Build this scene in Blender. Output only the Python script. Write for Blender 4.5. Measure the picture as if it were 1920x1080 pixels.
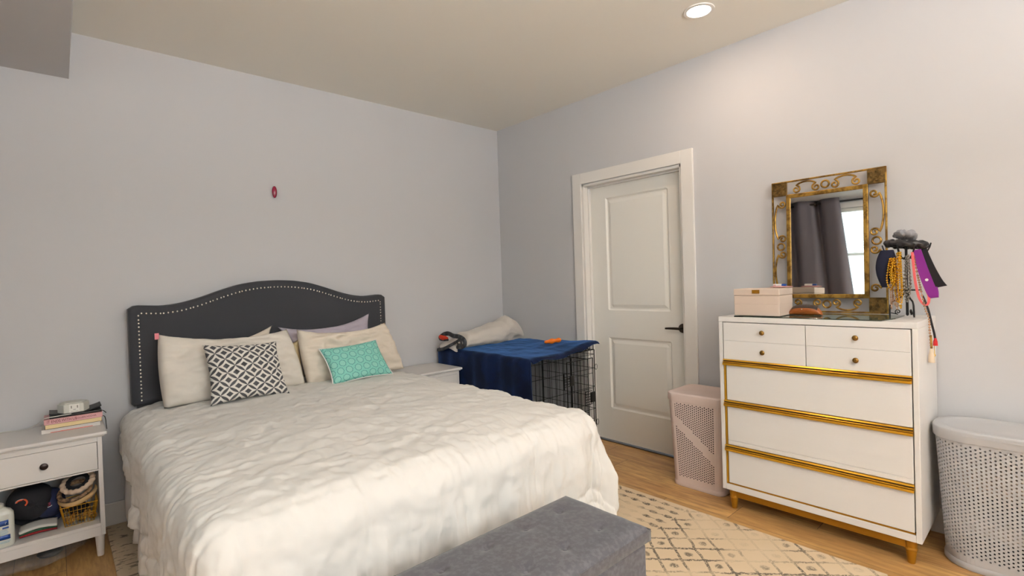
import bpy, bmesh, math, random
from mathutils import Vector, Matrix, noise
random.seed(7)
S = bpy.context.scene
for o in list(bpy.data.objects): bpy.data.objects.remove(o)
PI = math.pi
R = math.radians

# ------------------------------------------------------------------ camera
CAM = (-3.1442, -3.5973, 1.2874); YAW, PITCH, ROLL, FPX = 0.73813, -0.01383, -0.03258, 943.74
cd = bpy.data.cameras.new('camera'); cam = bpy.data.objects.new('camera', cd); S.collection.objects.link(cam)
f = Vector((math.sin(YAW)*math.cos(PITCH), math.cos(YAW)*math.cos(PITCH), math.sin(PITCH)))
r = Vector((math.cos(YAW), -math.sin(YAW), 0)); u = r.cross(f)
r2 = math.cos(ROLL)*r + math.sin(ROLL)*u; u2 = -math.sin(ROLL)*r + math.cos(ROLL)*u
m = Matrix((r2, u2, -f)).transposed().to_4x4(); m.translation = Vector(CAM); cam.matrix_world = m
cd.sensor_width = 36; cd.sensor_fit = 'HORIZONTAL'; cd.lens = 36*FPX/1920; cd.clip_start = .05
S.camera = cam

# ------------------------------------------------------------------ world and exposure
S.view_settings.view_transform = 'Standard'; S.view_settings.look = 'None'
S.view_settings.exposure = 0.22; S.view_settings.gamma = 1; S.view_settings.use_curve_mapping = False
W = bpy.data.worlds.new('world'); S.world = W; W.use_nodes = True
W.node_tree.nodes['Background'].inputs[0].default_value = (.84, .93, 1.0, 1)
W.node_tree.nodes['Background'].inputs[1].default_value = 9.0
UP_W = 235         # watts of the added uplight that brightens the ceiling
DOWN_W = 3.2      # watts of each ceiling downlight
# windows (used for daylight portals and for the walls): centre, half size
ROOM_W, ROOM_S, CEIL = -4.45, -5.6, 2.7065
WIN1 = (-2.70, -1.05, 1.12, 2.32)     # west wall: y0,y1,z0,z1
WIN2 = (-3.1, -1.6, 1.1, 2.25)       # added unseen south window, lets in fill daylight: x0,x1,z0,z1
def portal(name, loc, rot, sx, sy):
    l = bpy.data.lights.new(name, 'AREA'); l.shape = 'RECTANGLE'; l.size = sx; l.size_y = sy
    l.cycles.is_portal = True
    o = bpy.data.objects.new(name, l); S.collection.objects.link(o); o.location = loc; o.rotation_euler = rot
portal('daylight_portal', (ROOM_W-.14, (WIN1[0]+WIN1[1])/2, (WIN1[2]+WIN1[3])/2), (0, -PI/2, 0), WIN1[3]-WIN1[2], WIN1[1]-WIN1[0])
portal('daylight_portal', ((WIN2[0]+WIN2[1])/2, ROOM_S-.14, (WIN2[2]+WIN2[3])/2), (PI/2, 0, 0), WIN2[1]-WIN2[0], WIN2[3]-WIN2[2])

# ------------------------------------------------------------------ materials
class E:
    """tiny expression helper over Math nodes"""
    nt = None
    def __init__(s, sock): s.s = sock
    @staticmethod
    def op(o, *a):
        n = E.nt.nodes.new('ShaderNodeMath'); n.operation = o
        for i, x in enumerate(a):
            if isinstance(x, E): E.nt.links.new(x.s, n.inputs[i])
            else: n.inputs[i].default_value = x
        return E(n.outputs[0])
    def __add__(s, o): return E.op('ADD', s, o)
    __radd__ = __add__
    def __sub__(s, o): return E.op('SUBTRACT', s, o)
    def __rsub__(s, o): return E.op('SUBTRACT', o, s)
    def __mul__(s, o): return E.op('MULTIPLY', s, o)
    __rmul__ = __mul__
    def __truediv__(s, o): return E.op('DIVIDE', s, o)
    def lt(s, o): return E.op('LESS_THAN', s, o)
    def gt(s, o): return E.op('GREATER_THAN', s, o)
    def abs(s): return E.op('ABSOLUTE', s)
    def floor(s): return E.op('FLOOR', s)
    def frac(s): return E.op('FRACT', s)
    def sin(s): return E.op('SINE', s)
    def cos(s): return E.op('COSINE', s)
    def min(s, o): return E.op('MINIMUM', s, o)
    def max(s, o): return E.op('MAXIMUM', s, o)
    def sqrt(s): return E.op('SQRT', s)
    def mod(s, o): return E.op('FLOORED_MODULO', s, o)
    def step(s, a, b):
        n = E.nt.nodes.new('ShaderNodeMapRange'); n.interpolation_type = 'SMOOTHSTEP'
        E.nt.links.new(s.s, n.inputs[0]); n.inputs[1].default_value = a; n.inputs[2].default_value = b
        return E(n.outputs[0])
def newmat(name):
    m = bpy.data.materials.new(name); m.use_nodes = True
    nt = m.node_tree; E.nt = nt
    return m, nt, nt.nodes['Principled BSDF']
def coords(nt, kind='Object'):
    t = nt.nodes.new('ShaderNodeTexCoord'); s = nt.nodes.new('ShaderNodeSeparateXYZ')
    nt.links.new(t.outputs[kind], s.inputs[0])
    return t.outputs[kind], E(s.outputs[0]), E(s.outputs[1]), E(s.outputs[2])
def noise_tex(nt, vec, scale, detail=4, rough=.5, stretch=None):
    if stretch:
        mp = nt.nodes.new('ShaderNodeMapping'); nt.links.new(vec, mp.inputs[0]); mp.inputs['Scale'].default_value = stretch; vec = mp.outputs[0]
    n = nt.nodes.new('ShaderNodeTexNoise'); n.inputs['Scale'].default_value = scale; n.inputs['Detail'].default_value = detail; n.inputs['Roughness'].default_value = rough
    nt.links.new(vec, n.inputs['Vector']); return E(n.outputs['Fac'])
def mixc(nt, fac, a, b):
    n = nt.nodes.new('ShaderNodeMix'); n.data_type = 'RGBA'
    if isinstance(fac, E): nt.links.new(fac.s, n.inputs[0])
    else: n.inputs[0].default_value = fac
    for i, c in ((6, a), (7, b)):
        if isinstance(c, tuple): n.inputs[i].default_value = (*c[:3], 1)
        else: nt.links.new(c, n.inputs[i])
    return n.outputs[2]
def bump(nt, bs, h, strength=.3, dist=.002):
    b = nt.nodes.new('ShaderNodeBump'); b.inputs['Strength'].default_value = strength; b.inputs['Distance'].default_value = dist
    nt.links.new(h.s, b.inputs['Height']); nt.links.new(b.outputs[0], bs.inputs['Normal'])
def lin(c):
    if isinstance(c, str): c = tuple(int(c[i:i+2], 16)/255 for i in (0, 2, 4))
    return tuple(x/12.92 if x <= .04045 else ((x+.055)/1.055)**2.4 for x in c)
def mat(name, col, rough=.5, metal=0, var=0, vscale=8, bscale=0, bstr=.3, bdist=.001, stretch=None, sheen=0, spec=None, coat=0, alpha=None, trans=0, var_col=None):
    m, nt, bs = newmat(name); c = lin(col)
    bs.inputs['Base Color'].default_value = (*c, 1); bs.inputs['Roughness'].default_value = rough; bs.inputs['Metallic'].default_value = metal
    if spec is not None: bs.inputs['Specular IOR Level'].default_value = spec
    if coat: bs.inputs['Coat Weight'].default_value = coat; bs.inputs['Coat Roughness'].default_value = .1
    if sheen: bs.inputs['Sheen Weight'].default_value = sheen; bs.inputs['Sheen Roughness'].default_value = .4
    if trans: bs.inputs['Transmission Weight'].default_value = trans
    v = None
    if var or bscale or var_col: v, x, y, z = coords(nt)
    if var_col:
        nt.links.new(mixc(nt, noise_tex(nt, v, vscale, 5, .6, stretch).step(.42, .62), c, lin(var_col)), bs.inputs['Base Color'])
    elif var:
        d = tuple(q*(1-var) for q in c)
        nt.links.new(mixc(nt, noise_tex(nt, v, vscale, 5, .6, stretch), c, d), bs.inputs['Base Color'])
    if bscale: bump(nt, bs, noise_tex(nt, v, bscale, 4, .6, stretch), bstr, bdist)
    return m

M = {}
M['wall'] = mat('wall_paint', 'cac9cb', .75, bscale=180, bstr=.08, bdist=.0006)
M['ceiling'] = mat('ceiling_paint', 'f0ece3', .85, bscale=120, bstr=.06, bdist=.0006)
M['trim'] = mat('white_trim_paint', 'e9e5e0', .35, bscale=30, bstr=.03)
M['door'] = mat('white_door_paint', 'f0ede6', .4, bscale=60, bstr=.04)
M['white'] = mat('white_furniture_paint', 'e8e5e2', .35, var=.03, vscale=5, bscale=40, bstr=.05, stretch=(1, 1, 8))
M['ns_white'] = mat('white_nightstand_paint', 'e2dedb', .4, bscale=50, bstr=.04)
M['gold'] = mat('antique_gold_paint', 'dca832', .28, .7, var=.12, vscale=10)
M['groove'] = mat('dark_brown_groove', '3d2408', .6)  # dark brown strips set along the gold bars' grooves
M['traygrey'] = mat('dark_grey_tray', '3a3a3d', .5)
M['gold_flat'] = mat('matt_gold_paint', 'a87412', .42, .45, var=.25, vscale=14)
M['mirror_gold'] = mat('aged_gold_metal', 'a9833c', .42, .75, var_col='6b4c1c', vscale=26, bscale=90, bstr=.3)
M['plate_gold'] = mat('dark_antique_gold', '86683a', .45, .75, var_col='4e3a18', vscale=40, bscale=140, bstr=.4)
M['knob_brass'] = mat('aged_brass', '8b6a34', .35, .85, var=.3, vscale=60)
M['nickel'] = mat('satin_bronze', '4e443c', .32, .9)
M['mirror'] = mat('mirror_silver', 'eef0ee', .015, 1)
M['charcoal'] = mat('charcoal_linen', '35363b', .85, var=.15, vscale=200, bscale=500, bstr=.35, bdist=.0008, sheen=.15)
M['black'] = mat('black_plastic', '121212', .45)
M['blackmetal'] = mat('black_powder_coated_wire', '0c0c0d', .4, .3)
M['nail'] = mat('polished_nickel_nailheads', 'cfc8bd', .25, .95)
M['bench'] = mat('dark_grey_woven_fabric', '4e4d52', .9, bscale=650, bstr=.4, bdist=.0008, var_col='5b5a5f', vscale=60, sheen=.2)
M['duvet'] = mat('white_cotton_comforter', 'e0ddd8', .8, bscale=60, bstr=.12, bdist=.002, sheen=.1)
M['sheet'] = mat('white_bed_sheet', 'dfdad6', .85, bscale=30, bstr=.2)
M['pillow'] = mat('cream_cotton_pillowcase', 'e0d8cd', .85, bscale=14, bstr=.25, bdist=.006)
M['pillow2'] = mat('warm_cream_pillowcase', 'e2d6c6', .85, bscale=14, bstr=.25, bdist=.006)
M['lilac'] = mat('lilac_grey_satin', 'b3aab6', .4, bscale=10, bstr=.3, bdist=.006)
M['yellow'] = mat('yellowed_pillow_ticking', 'd8c49a', .85)
M['pinktag'] = mat('pink_tag', 'd9818c', .7)
M['navy'] = mat('navy_velvet', '060d26', .7, var_col='091a3e', vscale=6, bscale=20, bstr=.3, bdist=.01, sheen=.12)
nb = M['navy'].node_tree.nodes['Principled BSDF']; nb.inputs['Sheen Weight'].default_value = .6; nb.inputs['Sheen Tint'].default_value = (.10, .32, .85, 1); nb.inputs['Sheen Roughness'].default_value = .35; nb.inputs['Specular IOR Level'].default_value = .2
M['fleece'] = mat('cream_fleece', 'd9d0c6', .95, bscale=160, bstr=.6, bdist=.003, sheen=.4)
M['darkstripe'] = mat('charcoal_fleece', '2b2d30', .95, bscale=160, bstr=.6, bdist=.003, var_col='4a4c50', vscale=30)
M['red'] = mat('red_fabric', 'd43a1c', .8)
M['orange'] = mat('orange_rubber_toy', 'f0780c', .55, bscale=60, bstr=.3, bdist=.003)
M['pink'] = mat('blush_plastic', 'd8c4bc', .5)
M['grey'] = mat('light_grey_plastic', 'b3b3b5', .5)
M['boxleather'] = mat('blush_leatherette', 'd2bfb0', .5, bscale=300, bstr=.15)
M['tan'] = mat('cognac_leather', '96501c', .4, var=.25, vscale=12, bscale=200, bstr=.2)
M['darktan'] = mat('dark_leather', '2a1a12', .5)
M['glassgreen'] = None
M['brownknob'] = mat('dark_bronze_knob', '2e1f1c', .35, .4)
M['rose'] = mat('rose_cover', 'd7a3a4', .6, var=.08)
M['maroon'] = mat('maroon_ink', '6b2030', .6)
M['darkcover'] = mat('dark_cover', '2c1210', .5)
M['paper'] = mat('cream_pages', 'e6cf9e', .9, bscale=300, bstr=.3, stretch=(1, 1, 10))
M['whitepaper'] = mat('pale_pages', 'd8d2cc', .9)
M['coral'] = mat('coral_print', 'cf5a44', .6)
M['device'] = mat('off_white_plastic', 'd2d1c8', .4)
M['plate'] = mat('bright_white_plastic', 'e6e4de', .35)
M['slot'] = mat('grey_slot', '8f8b84', .6)
M['bottle'] = mat('white_lotion_bottle', 'd9dad2', .3)
M['blue'] = mat('label_blue', '12408c', .4)
M['cyan'] = mat('label_light_blue', '7fb6d2', .5)
M['blackcap'] = mat('black_cap_cloth', '14141a', .9)
M['navycap'] = mat('navy_cap_cloth', '121c3e', .9, bscale=300, bstr=.3)
M['green'] = mat('green_band', '1f4a32', .8)
M['redband'] = mat('red_band', '8c1c22', .8)
M['whiteband'] = mat('white_band', 'd9d6d0', .8)
M['orangelogo'] = mat('orange_logo', 'd2542a', .6)
M['brightgold'] = mat('yellow_gold_wire', 'c79a34', .3, .9)
M['beadgold'] = mat('gold_beads', 'd8a534', .18, .95)
M['beadrose'] = mat('rose_gold_beads', 'c9a183', .22, .9)
M['beadsilver'] = mat('silver_sequins', '9b968f', .2, .95)
M['headcream'] = mat('cream_braided_headband', 'cdb6a0', .9, bscale=90, bstr=.5, bdist=.003)
M['headtan'] = mat('sand_padded_headband', 'c9a877', .8)
M['leopard'] = mat('leopard_headband', '8a6d50', .8, var_col='2b1d14', vscale=60)
M['clips'] = mat('amber_hair_clips', '9d6f2d', .3, var_col='3c2a1c', vscale=30)
M['scrgrey'] = mat('heather_grey_scrunchie', '8b8b90', .9, bscale=60, bstr=.5, bdist=.004)
M['scrblack'] = mat('black_satin_scrunchie', '17151a', .35, bscale=50, bstr=.5, bdist=.004)
M['navyknit'] = mat('navy_cloth_pouch', '10142c', .9)
M['coralband'] = mat('coral_pink_headband', 'ee6f70', .8)
M['purple'] = mat('purple_headband', '7c1a82', .7)
M['blackband'] = mat('black_headband', '131115', .8)
M['ivory'] = mat('ivory_tassel', 'dccbb4', .9, bscale=200, bstr=.6, stretch=(12, 12, 1))
M['redtassel'] = mat('red_tassel', 'b81a1e', .8)
M['ruby'] = mat('glossy_crimson_plastic', '8c0a34', .15, coat=.6)
M['sandal'] = mat('brown_leather_strap', '4a1c0c', .45)
M['woven'] = mat('multicolour_woven_cloth', '3f5a52', .8, var_col='b8a04a', vscale=60)
M['curtain'] = mat('grey_blackout_curtain', '6a6267', .6, bscale=300, bstr=.1)
M['blind'] = mat('white_blind_slat', 'e6e4dc', .5)
M['cord'] = mat('white_cable', 'd8d6cf', .5)
M['mattress'] = mat('white_mattress_ticking', 'e0dcd6', .85)
M['facade'] = mat('white_siding', 'a9adad', .7)
M['facade_glass'] = mat('grey_green_glazing', '4c5a56', .3)

def floor_mat():
    m, nt, bs = newmat('oak_plank_floor'); v, x, y, z = coords(nt)
    pw, pl = .185, 1.25
    row = (x/pw).floor(); fx = (x/pw).frac()
    off = E.op('FRACT', (row*12.9898).sin()*4375.85)
    yy = y/pl + off*3.7; col = yy.floor(); fy = yy.frac()
    rnd = E.op('FRACT', (row*7.13 + col*3.71).sin()*9631.2)
    cmb = nt.nodes.new('ShaderNodeCombineXYZ')
    nt.links.new((x*1.0 + rnd*7).s, cmb.inputs[0]); nt.links.new((y*.12 + rnd*13).s, cmb.inputs[1]); nt.links.new(rnd.s, cmb.inputs[2])
    g1 = noise_tex(nt, cmb.outputs[0], 14, 8, .65); g2 = noise_tex(nt, cmb.outputs[0], 60, 4, .6)
    c = mixc(nt, g1.step(.3, .72), lin('dcb072'), lin('93673a'))
    c = mixc(nt, g2.step(.42, .68)*.5, c, lin('6a4826'))
    c = mixc(nt, rnd*.45, c, lin('b58c56'))
    gap = fx.lt(.012).max(fy.lt(.0025))
    c = mixc(nt, gap*.8, c, lin('2a1c12'))
    nt.links.new(c, bs.inputs['Base Color']); bs.inputs['Roughness'].default_value = .42
    bump(nt, bs, g2*.4 - gap, .25, .001)
    return m
def rug_mat():
    m, nt, bs = newmat('cream_moroccan_rug'); v, x, y, z = coords(nt)
    x0, y0 = -.717, -2.281; dx, dy = .128, .142
    wob = noise_tex(nt, v, 40, 3)*.018 - .009; wob2 = noise_tex(nt, v, 9, 2)*.018 - .009
    X = x + wob + wob2 - x0; Y = y + wob - wob2 - y0
    a = X/dx + Y/dy; b = X/dx - Y/dy
    def edge(q): return (E.op('FRACT', q + .5) - .5).abs()
    da = edge(a); db = edge(b)
    lines = (1-da.step(.045, .09)).max(1-db.step(.045, .09))
    # marks in every second row of cells
    cu = E.op('FRACT', X/dx + .0) - .5; cv = E.op('FRACT', Y/dy + .5) - .5
    mk = ((cu*cu*dx*dx + cv*cv*dy*dy).sqrt()/.021)
    mark = 1-mk.step(.6, 1.1)
    diamonds = lines.max(mark*.9)
    # chains of beads
    bw = .0635; bu = E.op('FRACT', (X + .031)/bw) - .5; bv = E.op('FRACT', Y/.081) - .5
    bead = 1-((bu*bu*bw*bw*2.2 + bv*bv*.081*.081*.7).sqrt()/.024).step(.7, 1.1)
    string = (1-(bu.abs()*bw).step(.0015, .0035))*.8
    chains = bead.max(string)
    # bands across the rug
    t = (y + 2.195).mod(1.75) 
    inb = t.lt(.42)
    pat = chains*inb + diamonds*(1-inb)
    # worn, broken drawing
    w1 = noise_tex(nt, v, 130, 3, .7).step(.37, .50); w2 = noise_tex(nt, v, 3.3, 3, .6).step(.40, .57)
    pat = pat*w1*(w2*.85 + .15)
    # streaks at the head end
    st = noise_tex(nt, v, 16, 4, .6, (1.0, 2.6, 1)).step(.56, .64)*y.gt(-1.25)
    pat = pat*y.lt(-1.25) + st*.8
    ground = mixc(nt, noise_tex(nt, v, 5, 4), lin('dac5a8'), lin('ccb594'))
    c = mixc(nt, pat*.92, ground, lin('51473f'))
    nt.links.new(c, bs.inputs['Base Color']); bs.inputs['Roughness'].default_value = .95
    bump(nt, bs, noise_tex(nt, v, 500, 3), .5, .003)
    return m
def cushion_mat():
    m, nt, bs = newmat('grey_white_lattice_print'); v, U, V, z = coords(nt, 'UV')
    n = 4.5; a = (U*n + V*n*.95); b = (U*n - V*n*.95)
    fa = E.op('FRACT', a); fb = E.op('FRACT', b)
    ea = .5-(fa-.5).abs(); eb = .5-(fb-.5).abs()
    lens = ea.lt((fb*PI).sin()*.115+.012).max(eb.lt((fa*PI).sin()*.115+.012))
    dia = ((fa-.5).abs().max((fb-.5).abs())).lt(.20)
    ring = lens.max(dia)
    c = mixc(nt, ring, lin('dfdad2'), lin('47474a'))
    nt.links.new(c, bs.inputs['Base Color']); bs.inputs['Roughness'].default_value = .85
    return m
def teal_mat():
    m, nt, bs = newmat('teal_star_print'); v, U, V, z = coords(nt, 'UV')
    n = 7.0; X = U*n; Y = V*n*.68; 
    def cell(ox, oy):
        p = E.op('FRACT', X+ox) - .5; q = E.op('FRACT', Y+oy) - .5
        rr = (p*p + q*q).sqrt(); th = E.op('ARCTAN2', q, p)
        rad = (th*8).cos()*.022 + .315
        return (rr-rad).abs().lt(.022).max(E.op('MULTIPLY', ((p.abs()-q.abs()).abs()).lt(.012), rr.gt(.99)))
    d = cell(0, 0).max(cell(.5, .5)*0)
    X2 = X; k = E.op('FRACT', (X*.5).floor()*.5)
    # staggered rows
    row = (Y*1.16).floor(); P = E.op('FRACT', X + row*.5) - .5; Q = E.op('FRACT', Y*1.16) - .5; Q = Q/1.16
    rr = (P*P + Q*Q).sqrt(); th = E.op('ARCTAN2', Q, P)
    rad = (th*8).cos()*.025 + .36
    d = (rr-rad).abs().lt(.027)
    c = mixc(nt, d*.85, lin('82c8ba'), lin('2f6e78'))
    c = mixc(nt, rr.lt(.33)*.25, c, lin('a8d8c8'))
    nt.links.new(c, bs.inputs['Base Color']); bs.inputs['Roughness'].default_value = .8
    return m
def glass_mat(name, col=(.85, .95, .9), rough=0.0):
    m, nt, bs = newmat(name); bs.inputs['Base Color'].default_value = (*col, 1); bs.inputs['Roughness'].default_value = rough
    bs.inputs['Transmission Weight'].default_value = 1; bs.inputs['IOR'].default_value = 1.45
    return m
def emis(name, col, s):
    m, nt, bs = newmat(name); bs.inputs['Base Color'].default_value = (0, 0, 0, 1)
    bs.inputs['Emission Color'].default_value = (*col, 1); bs.inputs['Emission Strength'].default_value = s
    return m
def film_mat():
    m, nt, bs = newmat('clear_plastic_film'); v, x, y, z = coords(nt)
    bs.inputs['Base Color'].default_value = (.9, .9, .9, 1); bs.inputs['Roughness'].default_value = .12
    bs.inputs['Alpha'].default_value = .13; bs.inputs['Specular IOR Level'].default_value = 1
    bump(nt, bs, noise_tex(nt, v, 25, 4, .6), .8, .02)
    return m
M['floor'] = floor_mat(); M['rug'] = rug_mat(); M['cushion'] = cushion_mat(); M['teal'] = teal_mat()
M['glass'] = glass_mat('green_tinted_glass', (.62, .78, .70)); M['film'] = film_mat()
M['lamp'] = emis('lit_lamp_lens', (1, .93, .8), 14)

# ------------------------------------------------------------------ mesh building
class MB:
    def __init__(s): s.v = []; s.f = []; s.uv = None
    def add(s, vs, fs, T=None):
        n = len(s.v)
        s.v += [tuple(T @ Vector(p)) if T else tuple(p) for p in vs]
        s.f += [tuple(i+n for i in q) for q in fs]; return s
    def box(s, x0, x1, y0, y1, z0, z1, T=None):
        vs = [(x, y, z) for z in (z0, z1) for y in (y0, y1) for x in (x0, x1)]
        return s.add(vs, [(0, 2, 3, 1), (4, 5, 7, 6), (0, 1, 5, 4), (2, 6, 7, 3), (0, 4, 6, 2), (1, 3, 7, 5)], T)
    def bar(s, a, b, w, h=None, up=(0, 0, 1)):
        a = Vector(a); b = Vector(b); d = (b-a).normalized(); upv = Vector(up)
        if abs(d.dot(upv)) > .98: upv = Vector((0, 1, 0))
        r = d.cross(upv).normalized(); q = r.cross(d); h = h or w
        vs = [p + r*i*w/2 + q*j*h/2 for p in (a, b) for i, j in ((-1, -1), (1, -1), (1, 1), (-1, 1))]
        return s.add(vs, [(3, 2, 1, 0), (4, 5, 6, 7), (0, 1, 5, 4), (1, 2, 6, 5), (2, 3, 7, 6), (3, 0, 4, 7)])
    def tube(s, pts, rad, n=8, closed=False, flat=None):
        pts = [Vector(p) for p in pts]; N = len(pts); vs = []; fs = []
        ref = None
        for i, p in enumerate(pts):
            if closed: t = pts[(i+1) % N]-pts[i-1]
            else: t = pts[min(i+1, N-1)]-pts[max(i-1, 0)]
            if t.length < 1e-9: t = Vector((0, 0, 1))
            t.normalize()
            if ref is None: ref = Vector((0, 0, 1)) if abs(t.z) < .9 else Vector((1, 0, 0))
            a = (ref - t*ref.dot(t))
            if a.length < 1e-6: a = t.orthogonal()
            a.normalize(); b = t.cross(a); ref = a
            rr = rad(i/(N-1)) if callable(rad) else rad
            for k in range(n):
                an = 2*PI*k/n
                vs.append(p + a*math.cos(an)*rr + b*math.sin(an)*rr*(flat or 1))
        for i in range(N if closed else N-1):
            for k in range(n):
                j = (i+1) % N
                fs.append((i*n+k, i*n+(k+1) % n, j*n+(k+1) % n, j*n+k))
        if not closed: fs += [tuple(range(n))[::-1], tuple((N-1)*n+k for k in range(n))]
        return s.add(vs, fs)
    def lathe(s, prof, n=24, T=None, cap=True):
        vs = [(rr*math.cos(2*PI*k/n), rr*math.sin(2*PI*k/n), z) for rr, z in prof for k in range(n)]
        fs = [(i*n+k, i*n+(k+1) % n, (i+1)*n+(k+1) % n, (i+1)*n+k) for i in range(len(prof)-1) for k in range(n)]
        if cap: fs += [tuple(range(n))[::-1], tuple((len(prof)-1)*n+k for k in range(n))]
        return s.add(vs, fs, T)
    def ball(s, c, rx, ry=None, rz=None, n=12, m=8):
        ry = ry or rx; rz = rz or rx
        prof = [(max(math.sin(PI*i/m), 1e-4), -math.cos(PI*i/m)) for i in range(m+1)]
        return s.lathe(prof, n, Matrix.Translation(c) @ Matrix.Diagonal((rx, ry, rz, 1)), False)
    def prism(s, poly, z0, z1, T=None):
        n = len(poly); vs = [(x, y, z) for z in (z0, z1) for x, y in poly]
        fs = [tuple(range(n))[::-1], tuple(range(n, 2*n))] + [(i, (i+1) % n, n+(i+1) % n, n+i) for i in range(n)]
        return s.add(vs, fs, T)
    def grid(s, fn, nu, nv, closeu=False):
        k = nu if closeu else nu+1
        vs = [fn(i/nu, j/nv) for j in range(nv+1) for i in range(k)]
        fs = [(j*k+i, j*k+(i+1) % k, (j+1)*k+(i+1) % k, (j+1)*k+i) for j in range(nv) for i in range(nu)]
        return s.add(vs, fs)
    def build(s, name, mt, parent=None, smooth=False, bevel=0, solid=0, seg=2, angle=35, kind=None, fix=True):
        me = bpy.data.meshes.new(name); me.from_pydata(s.v, [], s.f); me.update()
        if fix:
            bm = bmesh.new(); bm.from_mesh(me); bmesh.ops.recalc_face_normals(bm, faces=bm.faces); bm.to_mesh(me); bm.free()
        mts = mt if isinstance(mt, list) else [mt]
        for q in mts: me.materials.append(q)
        if s.uv:
            l = me.uv_layers.new(name='UVMap')
            for lp in me.loops: l.data[lp.index].uv = s.uv[lp.vertex_index]
        o = bpy.data.objects.new(name, me); S.collection.objects.link(o)
        if parent is not None:
            o.parent = parent; o.matrix_parent_inverse = WM(parent).inverted()
        if smooth:
            me.shade_smooth()
            if angle < 180:
                me.set_sharp_from_angle(angle=R(angle))
        if solid:
            md = o.modifiers.new('solid', 'SOLIDIFY'); md.thickness = solid; md.offset = 0
        if bevel:
            md = o.modifiers.new('bevel', 'BEVEL'); md.width = bevel; md.segments = seg; md.limit_method = 'ANGLE'; md.angle_limit = R(40)
            md.harden_normals = False
        if kind: o['kind'] = kind
        return o
def WM(o):
    m = o.matrix_parent_inverse @ Matrix.LocRotScale(o.location, o.rotation_euler, o.scale)
    m = Matrix.LocRotScale(o.location, o.rotation_euler, o.scale)
    return (WM(o.parent) @ o.matrix_parent_inverse @ m) if o.parent else m
def tag(o, label, cat, group=None):
    o['label'] = label; o['category'] = cat
    if group: o['group'] = group
    return o
def thing(name, label, cat, loc=(0, 0, 0), group=None):
    o = bpy.data.objects.new(name, None); S.collection.objects.link(o); o.location = loc; o.empty_display_size = .1
    return tag(o, label, cat, group)
def box(x0, x1, y0, y1, z0, z1): return MB().box(x0, x1, y0, y1, z0, z1)
def struct(name, mb, m, **k):
    o = mb.build(name, m, **k); o['kind'] = 'structure'; return o
def copy_tree(o, parent=None, pinv=None):
    c = o.copy(); S.collection.objects.link(c)
    if parent is not None: c.parent = parent; c.matrix_parent_inverse = o.matrix_parent_inverse.copy()
    for ch in list(o.children): copy_tree(ch, c)
    return c
def text(name, body, size, m, parent, mtx, extrude=.0004, sx=1):
    cu = bpy.data.curves.new(name, 'FONT'); cu.body = body; cu.size = size; cu.extrude = extrude; cu.align_x = 'CENTER'; cu.align_y = 'CENTER'
    t = bpy.data.objects.new(name+'_tmp', cu); S.collection.objects.link(t)
    dg = bpy.context.evaluated_depsgraph_get(); me = bpy.data.meshes.new_from_object(t.evaluated_get(dg)); me.name = name
    bpy.data.objects.remove(t)
    me.transform(mtx @ Matrix.Diagonal((sx, 1, 1, 1))); me.materials.clear(); me.materials.append(m)
    o = bpy.data.objects.new(name, me); S.collection.objects.link(o)
    if parent is not None: o.parent = parent; o.matrix_parent_inverse = WM(parent).inverted()
    return o
def nz(x, y, z=0, o=2): return noise.fractal(Vector((x, y, z)), .9, 2.0, o)
def frame_m(origin, xa, ya):
    x = Vector(xa).normalized(); y = Vector(ya).normalized(); z = x.cross(y)
    m = Matrix((x, y, z)).transposed().to_4x4(); m.translation = Vector(origin); return m

# ------------------------------------------------------------------ the room
T = .14
struct('floor', box(ROOM_W-T, T, ROOM_S-T, T, -.1, 0), M['floor'])
struct('ceiling', box(ROOM_W-T, T, ROOM_S-T, T, CEIL, CEIL+.1), M['ceiling'])
struct('wall_back', box(ROOM_W-T, T, 0, T, 0, CEIL), M['wall'])
DY0, DY1, DZ = -1.872, -1.008, 2.035       # door opening
w = MB(); w.box(0, T, DY1, 0, 0, CEIL); w.box(0, T, ROOM_S, DY0, 0, CEIL); w.box(0, T, DY0, DY1, DZ, CEIL)
struct('wall_right', w, M['wall'])
a, b, c, d = WIN1
w = MB(); w.box(ROOM_W-T, ROOM_W, b, 0, 0, CEIL); w.box(ROOM_W-T, ROOM_W, ROOM_S, a, 0, CEIL); w.box(ROOM_W-T, ROOM_W, a, b, 0, c); w.box(ROOM_W-T, ROOM_W, a, b, d, CEIL)
struct('wall_left', w, M['wall'])
e, g, h, i_ = WIN2
w = MB(); w.box(ROOM_W-T, e, ROOM_S-T, ROOM_S, 0, CEIL); w.box(g, T, ROOM_S-T, ROOM_S, 0, CEIL); w.box(e, g, ROOM_S-T, ROOM_S, 0, h); w.box(e, g, ROOM_S-T, ROOM_S, i_, CEIL)
struct('wall_front', w, M['wall'])
# dropped soffit along the left wall
w = MB(); L0 = ROOM_W
w.add([(L0, 0, 2.453), (-3.047, 0, 2.453), (-3.028, 0, CEIL), (L0, 0, CEIL), (L0, -4.2, 2.453), (-3.072, -4.2, 2.453), (-3.034, -4.2, CEIL), (L0, -4.2, CEIL)],
      [(0, 1, 2, 3), (7, 6, 5, 4), (0, 4, 5, 1), (1, 5, 6, 2), (2, 6, 7, 3), (3, 7, 4, 0)])
struct('trim_1', w, M['wall'])
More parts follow.
